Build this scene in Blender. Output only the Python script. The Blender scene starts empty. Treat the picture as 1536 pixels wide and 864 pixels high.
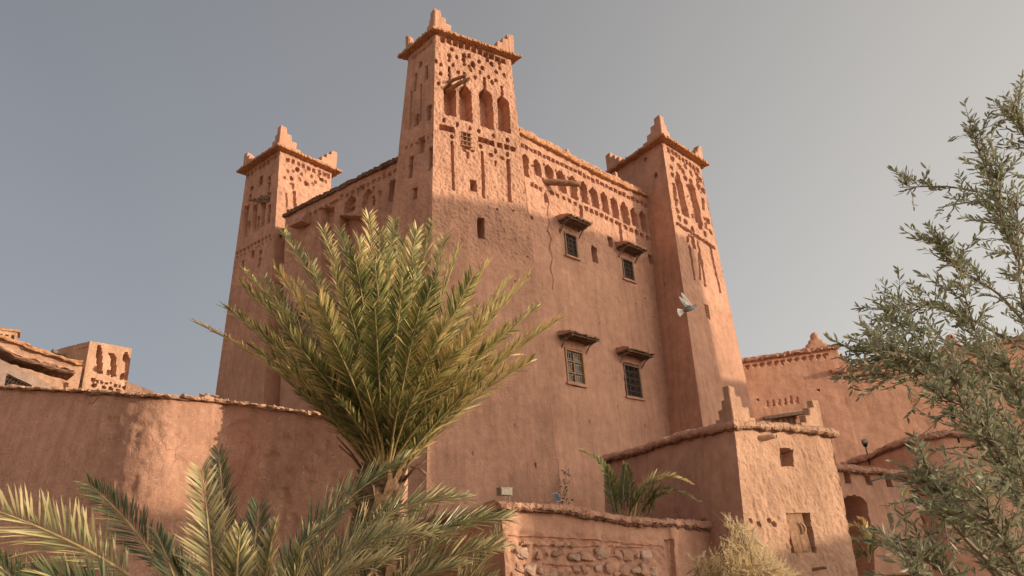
import bpy, bmesh, math, random
import numpy as np
from mathutils import Vector, Matrix
random.seed(7); rng = np.random.default_rng(7)
S = bpy.context.scene
COL = S.collection

# ------------------------------------------------------------------ camera
FPX = 1060.0; PITCH = math.radians(22.0); ROLL = math.radians(-2.5)
CAM = np.array([0, 0, 1.6])
cF = np.array([0, math.cos(PITCH), math.sin(PITCH)]); _r = np.array([1., 0, 0]); _u = np.array([0, -math.sin(PITCH), math.cos(PITCH)])
cR = _r*math.cos(ROLL)+_u*math.sin(ROLL); cU = -_r*math.sin(ROLL)+_u*math.cos(ROLL)
cd = bpy.data.cameras.new('camera'); cam = bpy.data.objects.new('camera', cd); COL.objects.link(cam)
cd.sensor_width = 36; cd.lens = 36*FPX/1536; cd.clip_start = 0.05; cd.clip_end = 6000
M = Matrix.Identity(4)
for i in range(3):
    M[i][0] = cR[i]; M[i][1] = cU[i]; M[i][2] = -cF[i]; M[i][3] = CAM[i]
cam.matrix_world = M
S.camera = cam

# ------------------------------------------------------------------ sky and sun
SUN_AZ = math.radians(-14); SUN_EL = math.radians(9)
sd = np.array([math.cos(SUN_EL)*math.cos(SUN_AZ), math.cos(SUN_EL)*math.sin(SUN_AZ), math.sin(SUN_EL)])
VEIL = [(0, (.175, .186, .213)), (.17, (.183, .193, .216)), (.40, (.264, .259, .264)), (.63, (.395, .376, .354)), (.74, (.455, .430, .396)), (.86, (1.1, 1.0, .88)), (1, (2.6, 2.3, 1.8))]  # glow stops outside the view are raised to lift ambient light on walls
w = bpy.data.worlds.new('World'); S.world = w; w.use_nodes = True
nt = w.node_tree; nt.nodes.clear()
o = nt.nodes.new('ShaderNodeOutputWorld'); bg = nt.nodes.new('ShaderNodeBackground'); sk = nt.nodes.new('ShaderNodeTexSky')
hs = nt.nodes.new('ShaderNodeHueSaturation'); N_ = nt.nodes.new; L_ = nt.links.new
sk.sky_type = 'NISHITA'; sk.sun_disc = False; sk.sun_elevation = SUN_EL; sk.sun_rotation = math.pi/2-SUN_AZ
sk.air_density = 1.0; sk.dust_density = 3.0; sk.ozone_density = 1.0
hs.inputs['Saturation'].default_value = 0.5
L_(sk.outputs[0], hs.inputs['Color'])
# thin desert haze: veil that brightens smoothly towards the low sun
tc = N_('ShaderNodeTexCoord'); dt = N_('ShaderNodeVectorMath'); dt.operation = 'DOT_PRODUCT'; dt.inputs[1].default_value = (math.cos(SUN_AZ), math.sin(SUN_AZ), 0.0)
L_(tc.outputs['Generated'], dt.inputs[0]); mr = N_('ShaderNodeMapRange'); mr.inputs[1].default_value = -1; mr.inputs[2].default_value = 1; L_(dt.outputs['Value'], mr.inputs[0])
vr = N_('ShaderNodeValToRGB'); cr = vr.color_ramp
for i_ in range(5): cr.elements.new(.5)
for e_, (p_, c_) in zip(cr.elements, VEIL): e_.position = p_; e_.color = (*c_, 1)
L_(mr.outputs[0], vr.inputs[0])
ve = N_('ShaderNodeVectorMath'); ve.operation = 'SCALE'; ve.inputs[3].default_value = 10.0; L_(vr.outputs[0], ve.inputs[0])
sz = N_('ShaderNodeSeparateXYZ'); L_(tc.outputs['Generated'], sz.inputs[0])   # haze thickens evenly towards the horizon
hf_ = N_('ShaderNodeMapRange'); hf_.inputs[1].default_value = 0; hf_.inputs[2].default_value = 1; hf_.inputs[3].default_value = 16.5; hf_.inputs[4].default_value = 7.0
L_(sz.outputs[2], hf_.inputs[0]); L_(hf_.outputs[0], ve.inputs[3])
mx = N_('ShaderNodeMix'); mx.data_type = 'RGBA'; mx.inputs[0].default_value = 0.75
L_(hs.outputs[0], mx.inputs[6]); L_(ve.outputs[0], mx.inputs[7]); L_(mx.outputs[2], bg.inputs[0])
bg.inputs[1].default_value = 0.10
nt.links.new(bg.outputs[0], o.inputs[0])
sl = bpy.data.lights.new('sun', 'SUN'); sl.energy = 2.9; sl.angle = math.radians(0.55); sl.color = (1, .81, .58)
so = bpy.data.objects.new('sun', sl); COL.objects.link(so); so.rotation_euler = Vector(sd).to_track_quat('Z', 'Y').to_euler()
so.location = (30, -10, 30)
S.view_settings.view_transform = 'Standard'; S.view_settings.look = 'None'; S.view_settings.gamma = 1
S.view_settings.exposure = 0.42

# ------------------------------------------------------------------ pixel helpers
def ray(x, y): return cF+cR*(x-768)/FPX-cU*(y-432)/FPX
def atY(x, y, Y): d = ray(x, y); return CAM+d*Y/d[1]
def atZ(x, y, z): d = ray(x, y); return CAM+d*(z-CAM[2])/d[2]
def atV(x, y, P, D):
    n = np.array([D[1], -D[0], 0.]); d = ray(x, y); return CAM+d*(np.dot(P-CAM, n)/np.dot(d, n))
def unit(v): v = np.asarray(v, float); return v/np.linalg.norm(v)
def hz(v): v = np.array(v, float); v[2] = 0; return unit(v)
UP = np.array([0, 0, 1.])
def Z(ox, oy, sc): return lambda x, y: (ox+x/sc, oy+y/sc)

# ------------------------------------------------------------------ noise
def _hash(i, j, k, seed):
    h = (i*374761393+j*668265263+k*2147483647+seed*974634777) & 0xFFFFFFFF
    h = ((h ^ (h >> 13))*1274126177) & 0xFFFFFFFF
    h = ((h ^ (h >> 16))*2246822519) & 0xFFFFFFFF
    return ((h ^ (h >> 15)) & 0xFFFF)/65535.0
def vn(P, sc, seed=0):
    Q = P*sc; I = np.floor(Q).astype(np.int64); f = Q-I; f = f*f*(3-2*f); r = 0
    for a in (0, 1):
        wa = f[:, 0] if a else 1-f[:, 0]
        for b in (0, 1):
            wb = f[:, 1] if b else 1-f[:, 1]
            for c in (0, 1):
                wc = f[:, 2] if c else 1-f[:, 2]
                r = r+wa*wb*wc*_hash(I[:, 0]+a, I[:, 1]+b, I[:, 2]+c, seed)
    return r*2-1
def fbm(P, sc, octv=3, seed=0):
    r = 0; a = 1; t = 0
    for i in range(octv):
        r = r+a*vn(P, sc*2.03**i, seed+i*17); t += a; a *= .5
    return r/t

# ------------------------------------------------------------------ objects
WL = {}
def tag(o, label=None, cat=None, group=None, kind=None):
    if label: o['label'] = label
    if cat: o['category'] = cat
    if group: o['group'] = group
    if kind: o['kind'] = kind
    return o
def thing(name, loc, label, cat, group=None):
    o = bpy.data.objects.new(name, None); COL.objects.link(o); o.location = Vector(loc); WL[o.name] = np.array(loc, float)
    o.empty_display_size = .3
    return tag(o, label, cat, group)
def place(o, piv, parent):
    WL[o.name] = np.array(piv, float)
    if parent is not None:
        o.parent = parent; o.location = Vector(piv-WL[parent.name])
    else: o.location = Vector(piv)
def mk(name, V, F, mat, parent=None, smooth=True, tint=None):
    V = np.asarray(V, float).reshape(-1, 3)
    piv = np.array([(V[:, 0].min()+V[:, 0].max())/2, (V[:, 1].min()+V[:, 1].max())/2, V[:, 2].min()])
    me = bpy.data.meshes.new(name)
    if isinstance(F, np.ndarray):
        k = F.shape[1]; n = len(F)
        me.vertices.add(len(V)); me.vertices.foreach_set('co', (V-piv).astype(np.float32).ravel())
        me.loops.add(n*k); me.loops.foreach_set('vertex_index', F.astype(np.int32).ravel())
        me.polygons.add(n); me.polygons.foreach_set('loop_start', np.arange(0, n*k, k, dtype=np.int32))
        me.update(calc_edges=True)
    else:
        me.from_pydata([tuple(v) for v in V-piv], [], F); me.update()
    me.polygons.foreach_set('use_smooth', [smooth]*len(me.polygons))
    if tint is not None:
        a = me.color_attributes.new('tint', 'FLOAT_COLOR', 'POINT')
        c = np.ones((len(V), 4), np.float32); c[:, :3] = np.asarray(tint).reshape(len(V), -1)
        a.data.foreach_set('color', c.ravel())
    me.materials.append(mat); me.validate()
    o = bpy.data.objects.new(name, me); COL.objects.link(o); place(o, piv, parent)
    return o
class MB:
    def __init__(s): s.V = []; s.F = []; s.T = []; s.n = 0
    def add(s, V, F, tint=None):
        V = np.asarray(V, float).reshape(-1, 3); b = s.n
        s.V.append(V); s.F += [tuple(int(i)+b for i in f) for f in F]; s.n += len(V)
        s.T.append(np.full((len(V), 3), .5) if tint is None else np.broadcast_to(np.asarray(tint, float).reshape(-1, 1) if np.ndim(tint) == 1 and len(np.atleast_1d(tint)) == len(V) else np.asarray(tint, float), (len(V), 3)))
    def box(s, c, ax, ay, az, hx, hy, hz_, jit=0):
        c = np.asarray(c, float); ax, ay, az = [np.asarray(a, float) for a in (ax, ay, az)]
        V = np.array([c+ax*hx*i+ay*hy*j+az*hz_*k for k in (-1, 1) for j in (-1, 1) for i in (-1, 1)])
        if jit: V = V+rng.normal(0, jit, V.shape)
        s.add(V, [(0, 2, 3, 1), (4, 5, 7, 6), (0, 1, 5, 4), (2, 6, 7, 3), (0, 4, 6, 2), (1, 3, 7, 5)])
    def tube(s, pts, rad, n=7, jit=0, tint=None):
        pts = [np.asarray(p, float) for p in pts]; m = len(pts)
        if not hasattr(rad, '__len__'): rad = [rad]*m
        V = []; prev = None
        for i, p in enumerate(pts):
            t = unit(pts[min(i+1, m-1)]-pts[max(i-1, 0)])
            a = prev if prev is not None else (UP if abs(t[2]) < .9 else np.array([1., 0, 0]))
            x = unit(np.cross(t, a)) if prev is None else unit(prev-t*np.dot(prev, t)); prev = x
            y = np.cross(t, x)
            for k in range(n):
                th = 2*math.pi*k/n; r = rad[i]*(1+(rng.normal()*jit if jit else 0))
                V.append(p+x*math.cos(th)*r+y*math.sin(th)*r)
        F = []
        for i in range(m-1):
            for k in range(n):
                a = i*n+k; b = i*n+(k+1) % n; F.append((a, b, b+n, a+n))
        F.append(tuple(range(n))[::-1]); F.append(tuple((m-1)*n+k for k in range(n)))
        s.add(V, F, tint)
    def build(s, name, mat, parent=None, smooth=False, tint=False):
        V = np.concatenate(s.V); T = np.concatenate(s.T) if tint else None
        return mk(name, V, s.F, mat, parent, smooth, T)

# ------------------------------------------------------------------ materials
def newmat(name):
    m = bpy.data.materials.new(name); m.use_nodes = True; n = m.node_tree; n.nodes.clear()
    out = n.nodes.new('ShaderNodeOutputMaterial'); b = n.nodes.new('ShaderNodeBsdfPrincipled'); n.links.new(b.outputs[0], out.inputs[0])
    return m, n, b
def mud(name, c, var=.16, bump=.5, fine=22, crack=0.0, speck=.6, dist=.03):
    m, n, b = newmat(name); L = n.links.new; N = n.nodes.new
    geo = N('ShaderNodeNewGeometry')
    def noise(sc, det=4, rough=.6, vec=None):
        t = N('ShaderNodeTexNoise'); t.inputs['Scale'].default_value = sc; t.inputs['Detail'].default_value = det; t.inputs['Roughness'].default_value = rough
        L(vec or geo.outputs['Position'], t.inputs['Vector']); return t
    def ramp(src, p0, c0, p1, c1):
        r = N('ShaderNodeValToRGB'); r.color_ramp.elements[0].position = p0; r.color_ramp.elements[0].color = c0
        r.color_ramp.elements[1].position = p1; r.color_ramp.elements[1].color = c1; L(src, r.inputs[0]); return r
    def mix(a, bb, f, mode='MIX'):
        x = N('ShaderNodeMix'); x.data_type = 'RGBA'; x.blend_type = mode
        for s, v in ((6, a), (7, bb)):
            if isinstance(v, tuple): x.inputs[s].default_value = v
            else: L(v, x.inputs[s])
        if isinstance(f, (int, float)): x.inputs[0].default_value = f
        else: L(f, x.inputs[0])
        return x.outputs[2]
    C0 = tuple(v*(1-var) for v in c)+(1,); C1 = (min(c[0]*(1+var), 1), c[1]*(1+var*1.1), c[2]*(1+var*1.25), 1)
    big = noise(.55, 5, .62); col = ramp(big.outputs[0], .32, C0, .68, C1).outputs[0]
    med = noise(3.2, 6, .7); col = mix(col, ramp(med.outputs[0], .3, (.80, .76, .74, 1), .7, (1.16, 1.15, 1.14, 1)).outputs[0], .8, 'MULTIPLY')
    mp = N('ShaderNodeMapping'); mp.inputs['Scale'].default_value = (5, 5, .35); L(geo.outputs['Position'], mp.inputs['Vector'])
    st = noise(1, 4, .6, mp.outputs[0]); col = mix(col, ramp(st.outputs[0], .36, (.80, .77, .75, 1), .55, (1.04, 1.04, 1.04, 1)).outputs[0], .55, 'MULTIPLY')
    sp = noise(26, 2, .5); spr = ramp(sp.outputs[0], .64, (0, 0, 0, 1), .72, (1, 1, 1, 1))
    ms = N('ShaderNodeMath'); ms.operation = 'MULTIPLY'; ms.inputs[1].default_value = .55*speck; L(spr.outputs[0], ms.inputs[0])
    col = mix(col, (min(c[0]*1.5, .8), min(c[1]*1.65, .7), min(c[2]*1.8, .6), 1), ms.outputs[0])
    pt = noise(34, 3, .6); ptr = ramp(pt.outputs[0], .27, (1, 1, 1, 1), .37, (0, 0, 0, 1))
    mp2 = N('ShaderNodeMath'); mp2.operation = 'MULTIPLY'; mp2.inputs[1].default_value = .7; L(ptr.outputs[0], mp2.inputs[0])
    col = mix(col, (c[0]*.4, c[1]*.36, c[2]*.33, 1), mp2.outputs[0])
    L(col, b.inputs['Base Color']); b.inputs['Roughness'].default_value = .95; b.inputs['Specular IOR Level'].default_value = .15
    h1 = noise(fine, 6, .72); h2 = noise(5, 5, .6)
    a = N('ShaderNodeMath'); a.operation = 'MULTIPLY_ADD'; a.inputs[1].default_value = .55; L(h1.outputs[0], a.inputs[0]); L(h2.outputs[0], a.inputs[2])
    hh = a.outputs[0]
    a2 = N('ShaderNodeMath'); a2.operation = 'MULTIPLY_ADD'; a2.inputs[1].default_value = -.35; L(ptr.outputs[0], a2.inputs[0]); L(hh, a2.inputs[2]); hh = a2.outputs[0]
    if crack:
        wv = noise(2.2, 3, .6); ad = N('ShaderNodeMix'); ad.data_type = 'RGBA'; ad.inputs[0].default_value = .25; L(geo.outputs['Position'], ad.inputs[6]); L(wv.outputs['Color'], ad.inputs[7])
        mc = N('ShaderNodeMapping'); mc.inputs['Scale'].default_value = (1.6, 1.6, 1.0); L(ad.outputs[2], mc.inputs['Vector'])
        v = N('ShaderNodeTexVoronoi'); v.feature = 'DISTANCE_TO_EDGE'; v.inputs['Scale'].default_value = 3.0; L(mc.outputs[0], v.inputs['Vector'])
        vr = ramp(v.outputs['Distance'], .0, (1, 1, 1, 1), .035, (0, 0, 0, 1))
        gate = ramp(noise(1.1, 3, .6).outputs[0], .45, (0, 0, 0, 1), .6, (1, 1, 1, 1))
        g = N('ShaderNodeMath'); g.operation = 'MULTIPLY'; L(vr.outputs[0], g.inputs[0]); L(gate.outputs[0], g.inputs[1])
        a3 = N('ShaderNodeMath'); a3.operation = 'MULTIPLY_ADD'; a3.inputs[1].default_value = -crack; L(g.outputs[0], a3.inputs[0]); L(hh, a3.inputs[2]); hh = a3.outputs[0]
    bp = N('ShaderNodeBump'); bp.inputs['Strength'].default_value = bump; bp.inputs['Distance'].default_value = dist
    L(hh, bp.inputs['Height']); L(bp.outputs[0], b.inputs['Normal'])
    return m
def plain(name, c, rough=.8, var=.25, sc=12, bump=.3, stretch=(1, 1, 1), metal=0, spec=.3):
    m, n, b = newmat(name); L = n.links.new; N = n.nodes.new
    geo = N('ShaderNodeNewGeometry'); mp = N('ShaderNodeMapping'); mp.inputs['Scale'].default_value = stretch; L(geo.outputs['Position'], mp.inputs['Vector'])
    t = N('ShaderNodeTexNoise'); t.inputs['Scale'].default_value = sc; t.inputs['Detail'].default_value = 5; L(mp.outputs[0], t.inputs['Vector'])
    r = N('ShaderNodeValToRGB'); r.color_ramp.elements[0].position = .3; r.color_ramp.elements[1].position = .7
    r.color_ramp.elements[0].color = tuple(v*(1-var) for v in c)+(1,); r.color_ramp.elements[1].color = tuple(min(v*(1+var), 1) for v in c)+(1,)
    L(t.outputs[0], r.inputs[0]); L(r.outputs[0], b.inputs['Base Color']); b.inputs['Roughness'].default_value = rough; b.inputs['Metallic'].default_value = metal
    b.inputs['Specular IOR Level'].default_value = spec
    bp = N('ShaderNodeBump'); bp.inputs['Strength'].default_value = bump; bp.inputs['Distance'].default_value = .01; L(t.outputs[0], bp.inputs['Height']); L(bp.outputs[0], b.inputs['Normal'])
    return m
def leafmat(name, stops, under=None, rough=.45, trans=.25, spec=.4):
    m, n, b = newmat(name); L = n.links.new; N = n.nodes.new
    at = N('ShaderNodeVertexColor'); at.layer_name = 'tint'; sx = N('ShaderNodeSeparateColor'); L(at.outputs[0], sx.inputs[0])
    r = N('ShaderNodeValToRGB'); cr = r.color_ramp
    while len(cr.elements) < len(stops): cr.elements.new(.5)
    for e, (p, c) in zip(cr.elements, stops): e.position = p; e.color = tuple(c)+(1,)
    L(sx.outputs[0], r.inputs[0]); col = r.outputs[0]
    if under:
        g = N('ShaderNodeNewGeometry'); x = N('ShaderNodeMix'); x.data_type = 'RGBA'; L(g.outputs['Backfacing'], x.inputs[0]); L(col, x.inputs[6]); x.inputs[7].default_value = tuple(under)+(1,); col = x.outputs[2]
    L(col, b.inputs['Base Color']); b.inputs['Roughness'].default_value = rough; b.inputs['Specular IOR Level'].default_value = spec
    tr = N('ShaderNodeBsdfTranslucent'); L(col, tr.inputs[0]); ms = N('ShaderNodeMixShader'); ms.inputs[0].default_value = trans
    out = [q for q in n.nodes if q.type == 'OUTPUT_MATERIAL'][0]
    L(b.outputs[0], ms.inputs[1]); L(tr.outputs[0], ms.inputs[2]); L(ms.outputs[0], out.inputs[0])
    return m
MUD = (.52, .290, .200)
M_mud = mud('mud_plaster', MUD, var=.12, bump=.62, speck=.9, dist=.036)
M_rough = mud('eroded_mud', (.52, .288, .196), bump=.85, fine=16, dist=.04)
M_mudL = mud('weathered_wall_mud', (.50, .282, .196), bump=1.0, fine=18, crack=.3, speck=1.3, dist=.035)
M_red = mud('red_plaster', (.66, .365, .245), var=.08, bump=.6, crack=.5, speck=.3, dist=.035)
M_house = mud('house_mud', (.53, .32, .215), bump=.9, fine=12, dist=.045)
M_stone = mud('field_stone', (.47, .275, .19), var=.3, bump=.4)
M_stone2 = mud('pale_field_stone', (.53, .36, .27), var=.3, bump=.4)
M_reed = plain('reed_eave', (.43, .215, .11), .85, .45, 14, .8)
M_cop = plain('dark_coping', (.21, .12, .08), .95, .5, 9, .9)
M_wood = plain('old_wood', (.30, .16, .09), .8, .35, 8, .7, (1, 1, 1))
M_woodg = plain('grey_wood', (.22, .15, .105), .85, .4, 12, .7)
M_black = plain('black_metal', (.03, .028, .027), .45, .3, 20, .1)
M_iron = plain('rusty_iron', (.09, .06, .045), .7, .4, 30, .2)
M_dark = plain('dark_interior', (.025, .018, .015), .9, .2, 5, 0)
M_paint = plain('faded_blue_paint', (.30, .34, .33), .6, .4, 25, .2)
M_ochre = plain('ochre_painted_wood', (.42, .22, .10), .6, .3, 20, .2)
M_beige = plain('dusty_beige_metal', (.24, .20, .16), .6, .3, 25, .1)
M_ground = mud('sandy_earth', (.42, .29, .20), bump=.6)

# ------------------------------------------------------------------ mud wall faces with real recesses
class Face:
    """battered wall face; feature coordinates in metres in its own plane"""
    def __init__(s, BL, BR, TL, TR):
        s.BL, s.BR, s.TL, s.TR = [np.array(p, float) for p in (BL, BR, TL, TR)]
        s.ex = unit(s.TR-s.TL); e2 = s.TL-s.BL; s.n = unit(np.cross(s.ex, unit(e2-s.ex*np.dot(e2, s.ex)))); s.ey = np.cross(s.n, s.ex)
        s.polys = []
    def hit(s, x, y):
        d = ray(x, y); return CAM+d*(np.dot(s.TL-CAM, s.n)/np.dot(d, s.n))
    def st(s, x, y):
        P = s.hit(x, y)-s.TL; return np.array([P@s.ex, P@s.ey])
    def world(s, a, b, out=0.): return s.TL+s.ex*a+s.ey*b+s.n*out
    def poly(s, pts, d): s.polys.append((np.array(pts, float), d))
    def ppoly(s, pix, d): s.poly([s.st(*p) for p in pix], d)
    def rect(s, x, y, wpx, hpx, d, px=False):
        # centre pixel, size in photo pixels measured along the picture
        c = s.st(x, y); a = s.st(x+wpx/2, y); b = s.st(x-wpx/2, y); e = s.st(x, y-hpx/2); g = s.st(x, y+hpx/2)
        W = abs(a[0]-b[0])/2; H = abs(e[1]-g[1])/2
        s.poly([(c[0]-W, c[1]-H), (c[0]+W, c[1]-H), (c[0]+W, c[1]+H), (c[0]-W, c[1]+H)], d); return c, W, H
    def hole(s, x, y, wpx, hpx, d):
        c = s.st(x, y); a = s.st(x+wpx/2, y); b = s.st(x-wpx/2, y); e = s.st(x, y-hpx/2); g = s.st(x, y+hpx/2)
        W = abs(a[0]-b[0])/2; H = abs(e[1]-g[1])/2
        th = np.linspace(0, 2*math.pi, 9)[:-1]+.3
        s.poly(np.c_[c[0]+W*np.cos(th)*rng.uniform(.8, 1.2, 8), c[1]+H*np.sin(th)*rng.uniform(.8, 1.2, 8)], d)
    def niche(s, xb, yb, wpx, yt, d, key=0, ogee=True):
        """pointed niche: base-centre pixel, width, top pixel row; key = pixel height of a slot above the point"""
        c = s.st(xb, yb); a = s.st(xb+wpx/2, yb); b = s.st(xb-wpx/2, yb); W = abs(a[0]-b[0])/2
        lean = 0
        top = None
        for _ in range(1): top = s.st(xb, yt)
        H = top[1]-c[1]; sh = min(1.05*W, H*.34); y1 = c[1]+H-sh
        pts = [(c[0]-W, c[1]), (c[0]+W, c[1]), (c[0]+W, y1), (c[0]+W*.85, y1+sh*.35), (c[0]+W*.45, y1+sh*.68), (c[0]+W*.12, y1+sh), (c[0]-W*.12, y1+sh), (c[0]-W*.45, y1+sh*.68), (c[0]-W*.85, y1+sh*.35), (c[0]-W, y1)]
        s.poly(pts, d)
        if key:
            k = s.st(xb, yt-key)[1]; kw = max(W*.2, .04)
            s.poly([(c[0]-kw, y1+sh*.7), (c[0]+kw, y1+sh*.7), (c[0]+kw, k), (c[0]-kw, k)], d)
    def slot(s, x0, y0, x1, y1, wpx, d):
        a = s.st(x0, y0); b = s.st(x1, y1); q = s.st(x0+wpx/2, y0); W = abs(q[0]-a[0])
        s.poly([(a[0]-W, a[1]), (a[0]+W, a[1]), (b[0]+W, b[1]), (b[0]-W, b[1])], d)
    def mesh(s, cell, dense_t=None, coarse=.12, amp=lambda t: .02, asc=6, sink=.0, edge=(1, 1), wob=.05):
        H = np.linalg.norm(s.TL-s.BL); W = max(np.linalg.norm(s.TR-s.TL), np.linalg.norm(s.BR-s.BL))
        nc = max(2, int(W/cell)); u = np.linspace(0, 1, nc+1)
        if dense_t is None: vt = np.arange(0, H, cell)
        else: vt = np.r_[np.arange(0, dense_t, cell), np.arange(dense_t, H, coarse)]
        vt = np.r_[vt, H]/H   # 0 at the top
        U, T = np.meshgrid(u, vt); Uf = U.ravel()[:, None]; Tf = T.ravel()[:, None]
        P = (s.TL*(1-Uf)+s.TR*Uf)*(1-Tf)+(s.BL*(1-Uf)+s.BR*Uf)*Tf
        ss = (P-s.TL)@s.ex; tt = (P-s.TL)@s.ey
        D = np.zeros(len(P))
        jx = vn(P, 9, 5)*.012; jy = vn(P, 9, 6)*.012
        for pts, d in s.polys:
            x0, y0 = pts.min(0)-.03; x1, y1 = pts.max(0)+.03
            I = np.where((ss > x0) & (ss < x1) & (tt > y0) & (tt < y1))[0]
            if not len(I): continue
            X = ss[I]+jx[I]; Y = tt[I]+jy[I]; ins = np.zeros(len(I), bool); j = len(pts)-1
            for i in range(len(pts)):
                xi, yi = pts[i]; xj, yj = pts[j]
                c = ((yi > Y) != (yj > Y)) & (X < (xj-xi)*(Y-yi)/(yj-yi+1e-12)+xi); ins ^= c; j = i
            if d >= 0: D[I[ins]] = np.maximum(D[I[ins]], d)
            else: D[I[ins]] = D[I[ins]]+d
        ew = np.minimum(Uf[:, 0]/.012 if edge[0] else 1, (1-Uf[:, 0])/.012 if edge[1] else 1).clip(0, 1)
        tm = Tf[:, 0]*H
        A = amp(tm); A = A if hasattr(A, '__len__') else np.full(len(P), A)
        nz = fbm(P, asc, 3, 3)-.9*np.clip(vn(P, asc*1.3, 77)-.35, 0, 1)
        ns = s.n[None, :]
        disp = nz*A+fbm(P, 1.3, 2, 9)*.035
        # corner wear: vector noise so neighbours meet
        P2 = P+ns*((disp*(.3+.7*ew)-D*ew-sink))[:, None]
        P2[:, 2] += vn(P, 4, 8)*.01
        nr, ncn = T.shape
        idx = np.arange(nr*ncn).reshape(nr, ncn)
        F = np.stack([idx[:-1, :-1], idx[1:, :-1], idx[1:, 1:], idx[:-1, 1:]], -1).reshape(-1, 4)
        dq = D[F]; st_ = (dq.max(1)-dq.min(1)) > .025
        if st_.any():
            Fs = F[st_]; nv = P2[Fs.ravel()]; F = F.copy(); F[st_] = np.arange(len(nv)).reshape(-1, 4)+len(P2); P2 = np.concatenate([P2, nv])
        return P2, F
def join(parts):
    V = []; F = []; n = 0
    for v, f in parts: V.append(v); F.append(f+n); n += len(v)
    return np.concatenate(V), np.concatenate(F)
def line_z(A, B, z):  # point at height z on line A-B
    t = (z-A[2])/(B[2]-A[2]); return A+(B-A)*t

# ------------------------------------------------------------------ builders of trim
def stepped_profile(wd, h, steps, cap=.16):
    """half profile: tall at x=0 falling in steps to x=wd"""
    pts = [(0, 0), (0, h)]
    x = wd*.30; y = h
    pts += [(x*.15, h*1.02), (x*.85, h*1.0)]
    for i in range(steps):
        y2 = h*(1-(i+1)/(steps+.6)); pts += [(x, y), (x, y2)] if i == 0 else [(x, y2)]
        x2 = wd*(.30+.70*(i+1)/steps); pts += [(x2, y2)]; x = x2; y = y2
    pts += [(wd, 0)]
    out = []
    for p in pts:
        if not out or (abs(out[-1][0]-p[0])+abs(out[-1][1]-p[1])) > 1e-4: out.append(p)
    return out
def extrude_profile(prof, O, ax, up, an, th):
    """prof polygon in (ax, up), thickness along an, bevelled and roughened"""
    bm = bmesh.new(); O = np.asarray(O, float)
    a = [bm.verts.new(Vector(O+ax*x+up*y-an*th/2)) for x, y in prof]; b = [bm.verts.new(Vector(O+ax*x+up*y+an*th/2)) for x, y in prof]
    n = len(prof)
    bm.faces.new(a[::-1]); bm.faces.new(b)
    for i in range(n): bm.faces.new((a[i], a[(i+1) % n], b[(i+1) % n], b[i]))
    bmesh.ops.recalc_face_normals(bm, faces=bm.faces)
    try: bmesh.ops.bevel(bm, geom=list(bm.edges), offset=min(.022, th*.14), segments=1, affect='EDGES', clamp_overlap=True)
    except Exception: pass
    bmesh.ops.triangulate(bm, faces=[f for f in bm.faces if len(f.verts) > 4])
    bm.verts.index_update()
    V = np.array([v.co[:] for v in bm.verts]); F = [[v.index for v in f.verts] for f in bm.faces]; bm.free()
    V = V+np.c_[vn(V, 7, 1), vn(V, 7, 2), vn(V, 7, 3)]*.022+np.c_[vn(V, 22, 1), vn(V, 22, 2), vn(V, 22, 3)]*.008
    return V, F
def merlon(parent, corner, dA, dB, wd, h, th=.28, mat=None, steps=3, both=True, name='merlon'):
    """stepped corner merlon: two wings leaving the corner along dA and dB"""
    m = MB(); an = unit(np.cross(dA, UP))
    V, F = extrude_profile(stepped_profile(wd, h, steps), np.asarray(corner)+dB*th/2, dA, UP, an, th); m.add(V, F)
    if both:
        V, F = extrude_profile(stepped_profile(wd*.72, h*.9, steps), np.asarray(corner)+dA*th/2+dB*.003, dB, UP, unit(np.cross(dB, UP)), th*.97); m.add(V, F)
    return m.build(name, mat or M_mud, parent, False)
def reed_eave(parent, poly, over, z, th=.09, step=.07, mat=None, name='eave', sides=None):
    """slab of laid reeds over the corners of poly (counter-clockwise from above)"""
    poly = [np.asarray(p, float) for p in poly]; n = len(poly); c = sum(poly)/n; c[2] = z
    outer = []
    for i in range(n):
        p = poly[i]; a = hz(poly[i-1]-p); b = hz(poly[(i+1) % n]-p)
        sn = abs(a[0]*b[1]-a[1]*b[0]); q = p-(a+b)*over/sn; q = np.array([q[0], q[1], z]); outer.append(q)
    m = MB(); k = .90
    V = [];
    for zz in (z+th*.2, z+th*.8): V += [c+(q-c)*k+UP*(zz-z) for q in outer]
    m.add(V, [tuple(range(n))[::-1], tuple(range(n, 2*n))]+[(i, (i+1) % n, (i+1) % n+n, i+n) for i in range(n)])
    for i in (sides if sides is not None else range(n)):
        A = outer[i]; B = outer[(i+1) % n]; L = np.linalg.norm(B-A); d = (B-A)/L; inn = unit(np.cross(UP, d))
        if np.dot(inn, c-A) < 0: inn = -inn
        ns = int(L/step)
        for j in range(ns):
            s_ = (j+.5)*L/ns; dep = over+.45; dep = min(dep, max(.08, min(s_, L-s_)*.95+.04))
            o_ = rng.uniform(-.035, .03); zz = rng.uniform(-.008, .008)
            m.box(A+d*s_+inn*(dep/2+o_)+UP*(th/2+zz), d, inn, UP, L/ns*.46, dep/2, th*.5*rng.uniform(.8, 1.1))
    o_ = m.build(name, mat or M_reed, parent)
    # mud cap laid on top of the reeds
    V = []
    for zz, kk in ((th+.004, .965), (th+.07, .93), (th+.09, .80)): V += [c+(q-c)*kk+UP*zz for q in outer]
    V.append(c+UP*(th+.10)); m2 = MB(); F = []
    for r_ in range(2):
        for i in range(n): F.append((r_*n+i, r_*n+(i+1) % n, (r_+1)*n+(i+1) % n, (r_+1)*n+i))
    for i in range(n): F.append((2*n+i, 2*n+(i+1) % n, 3*n))
    m2.add(V, F); m2.build('roof_cap', M_mud, parent)
    return o_
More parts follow.
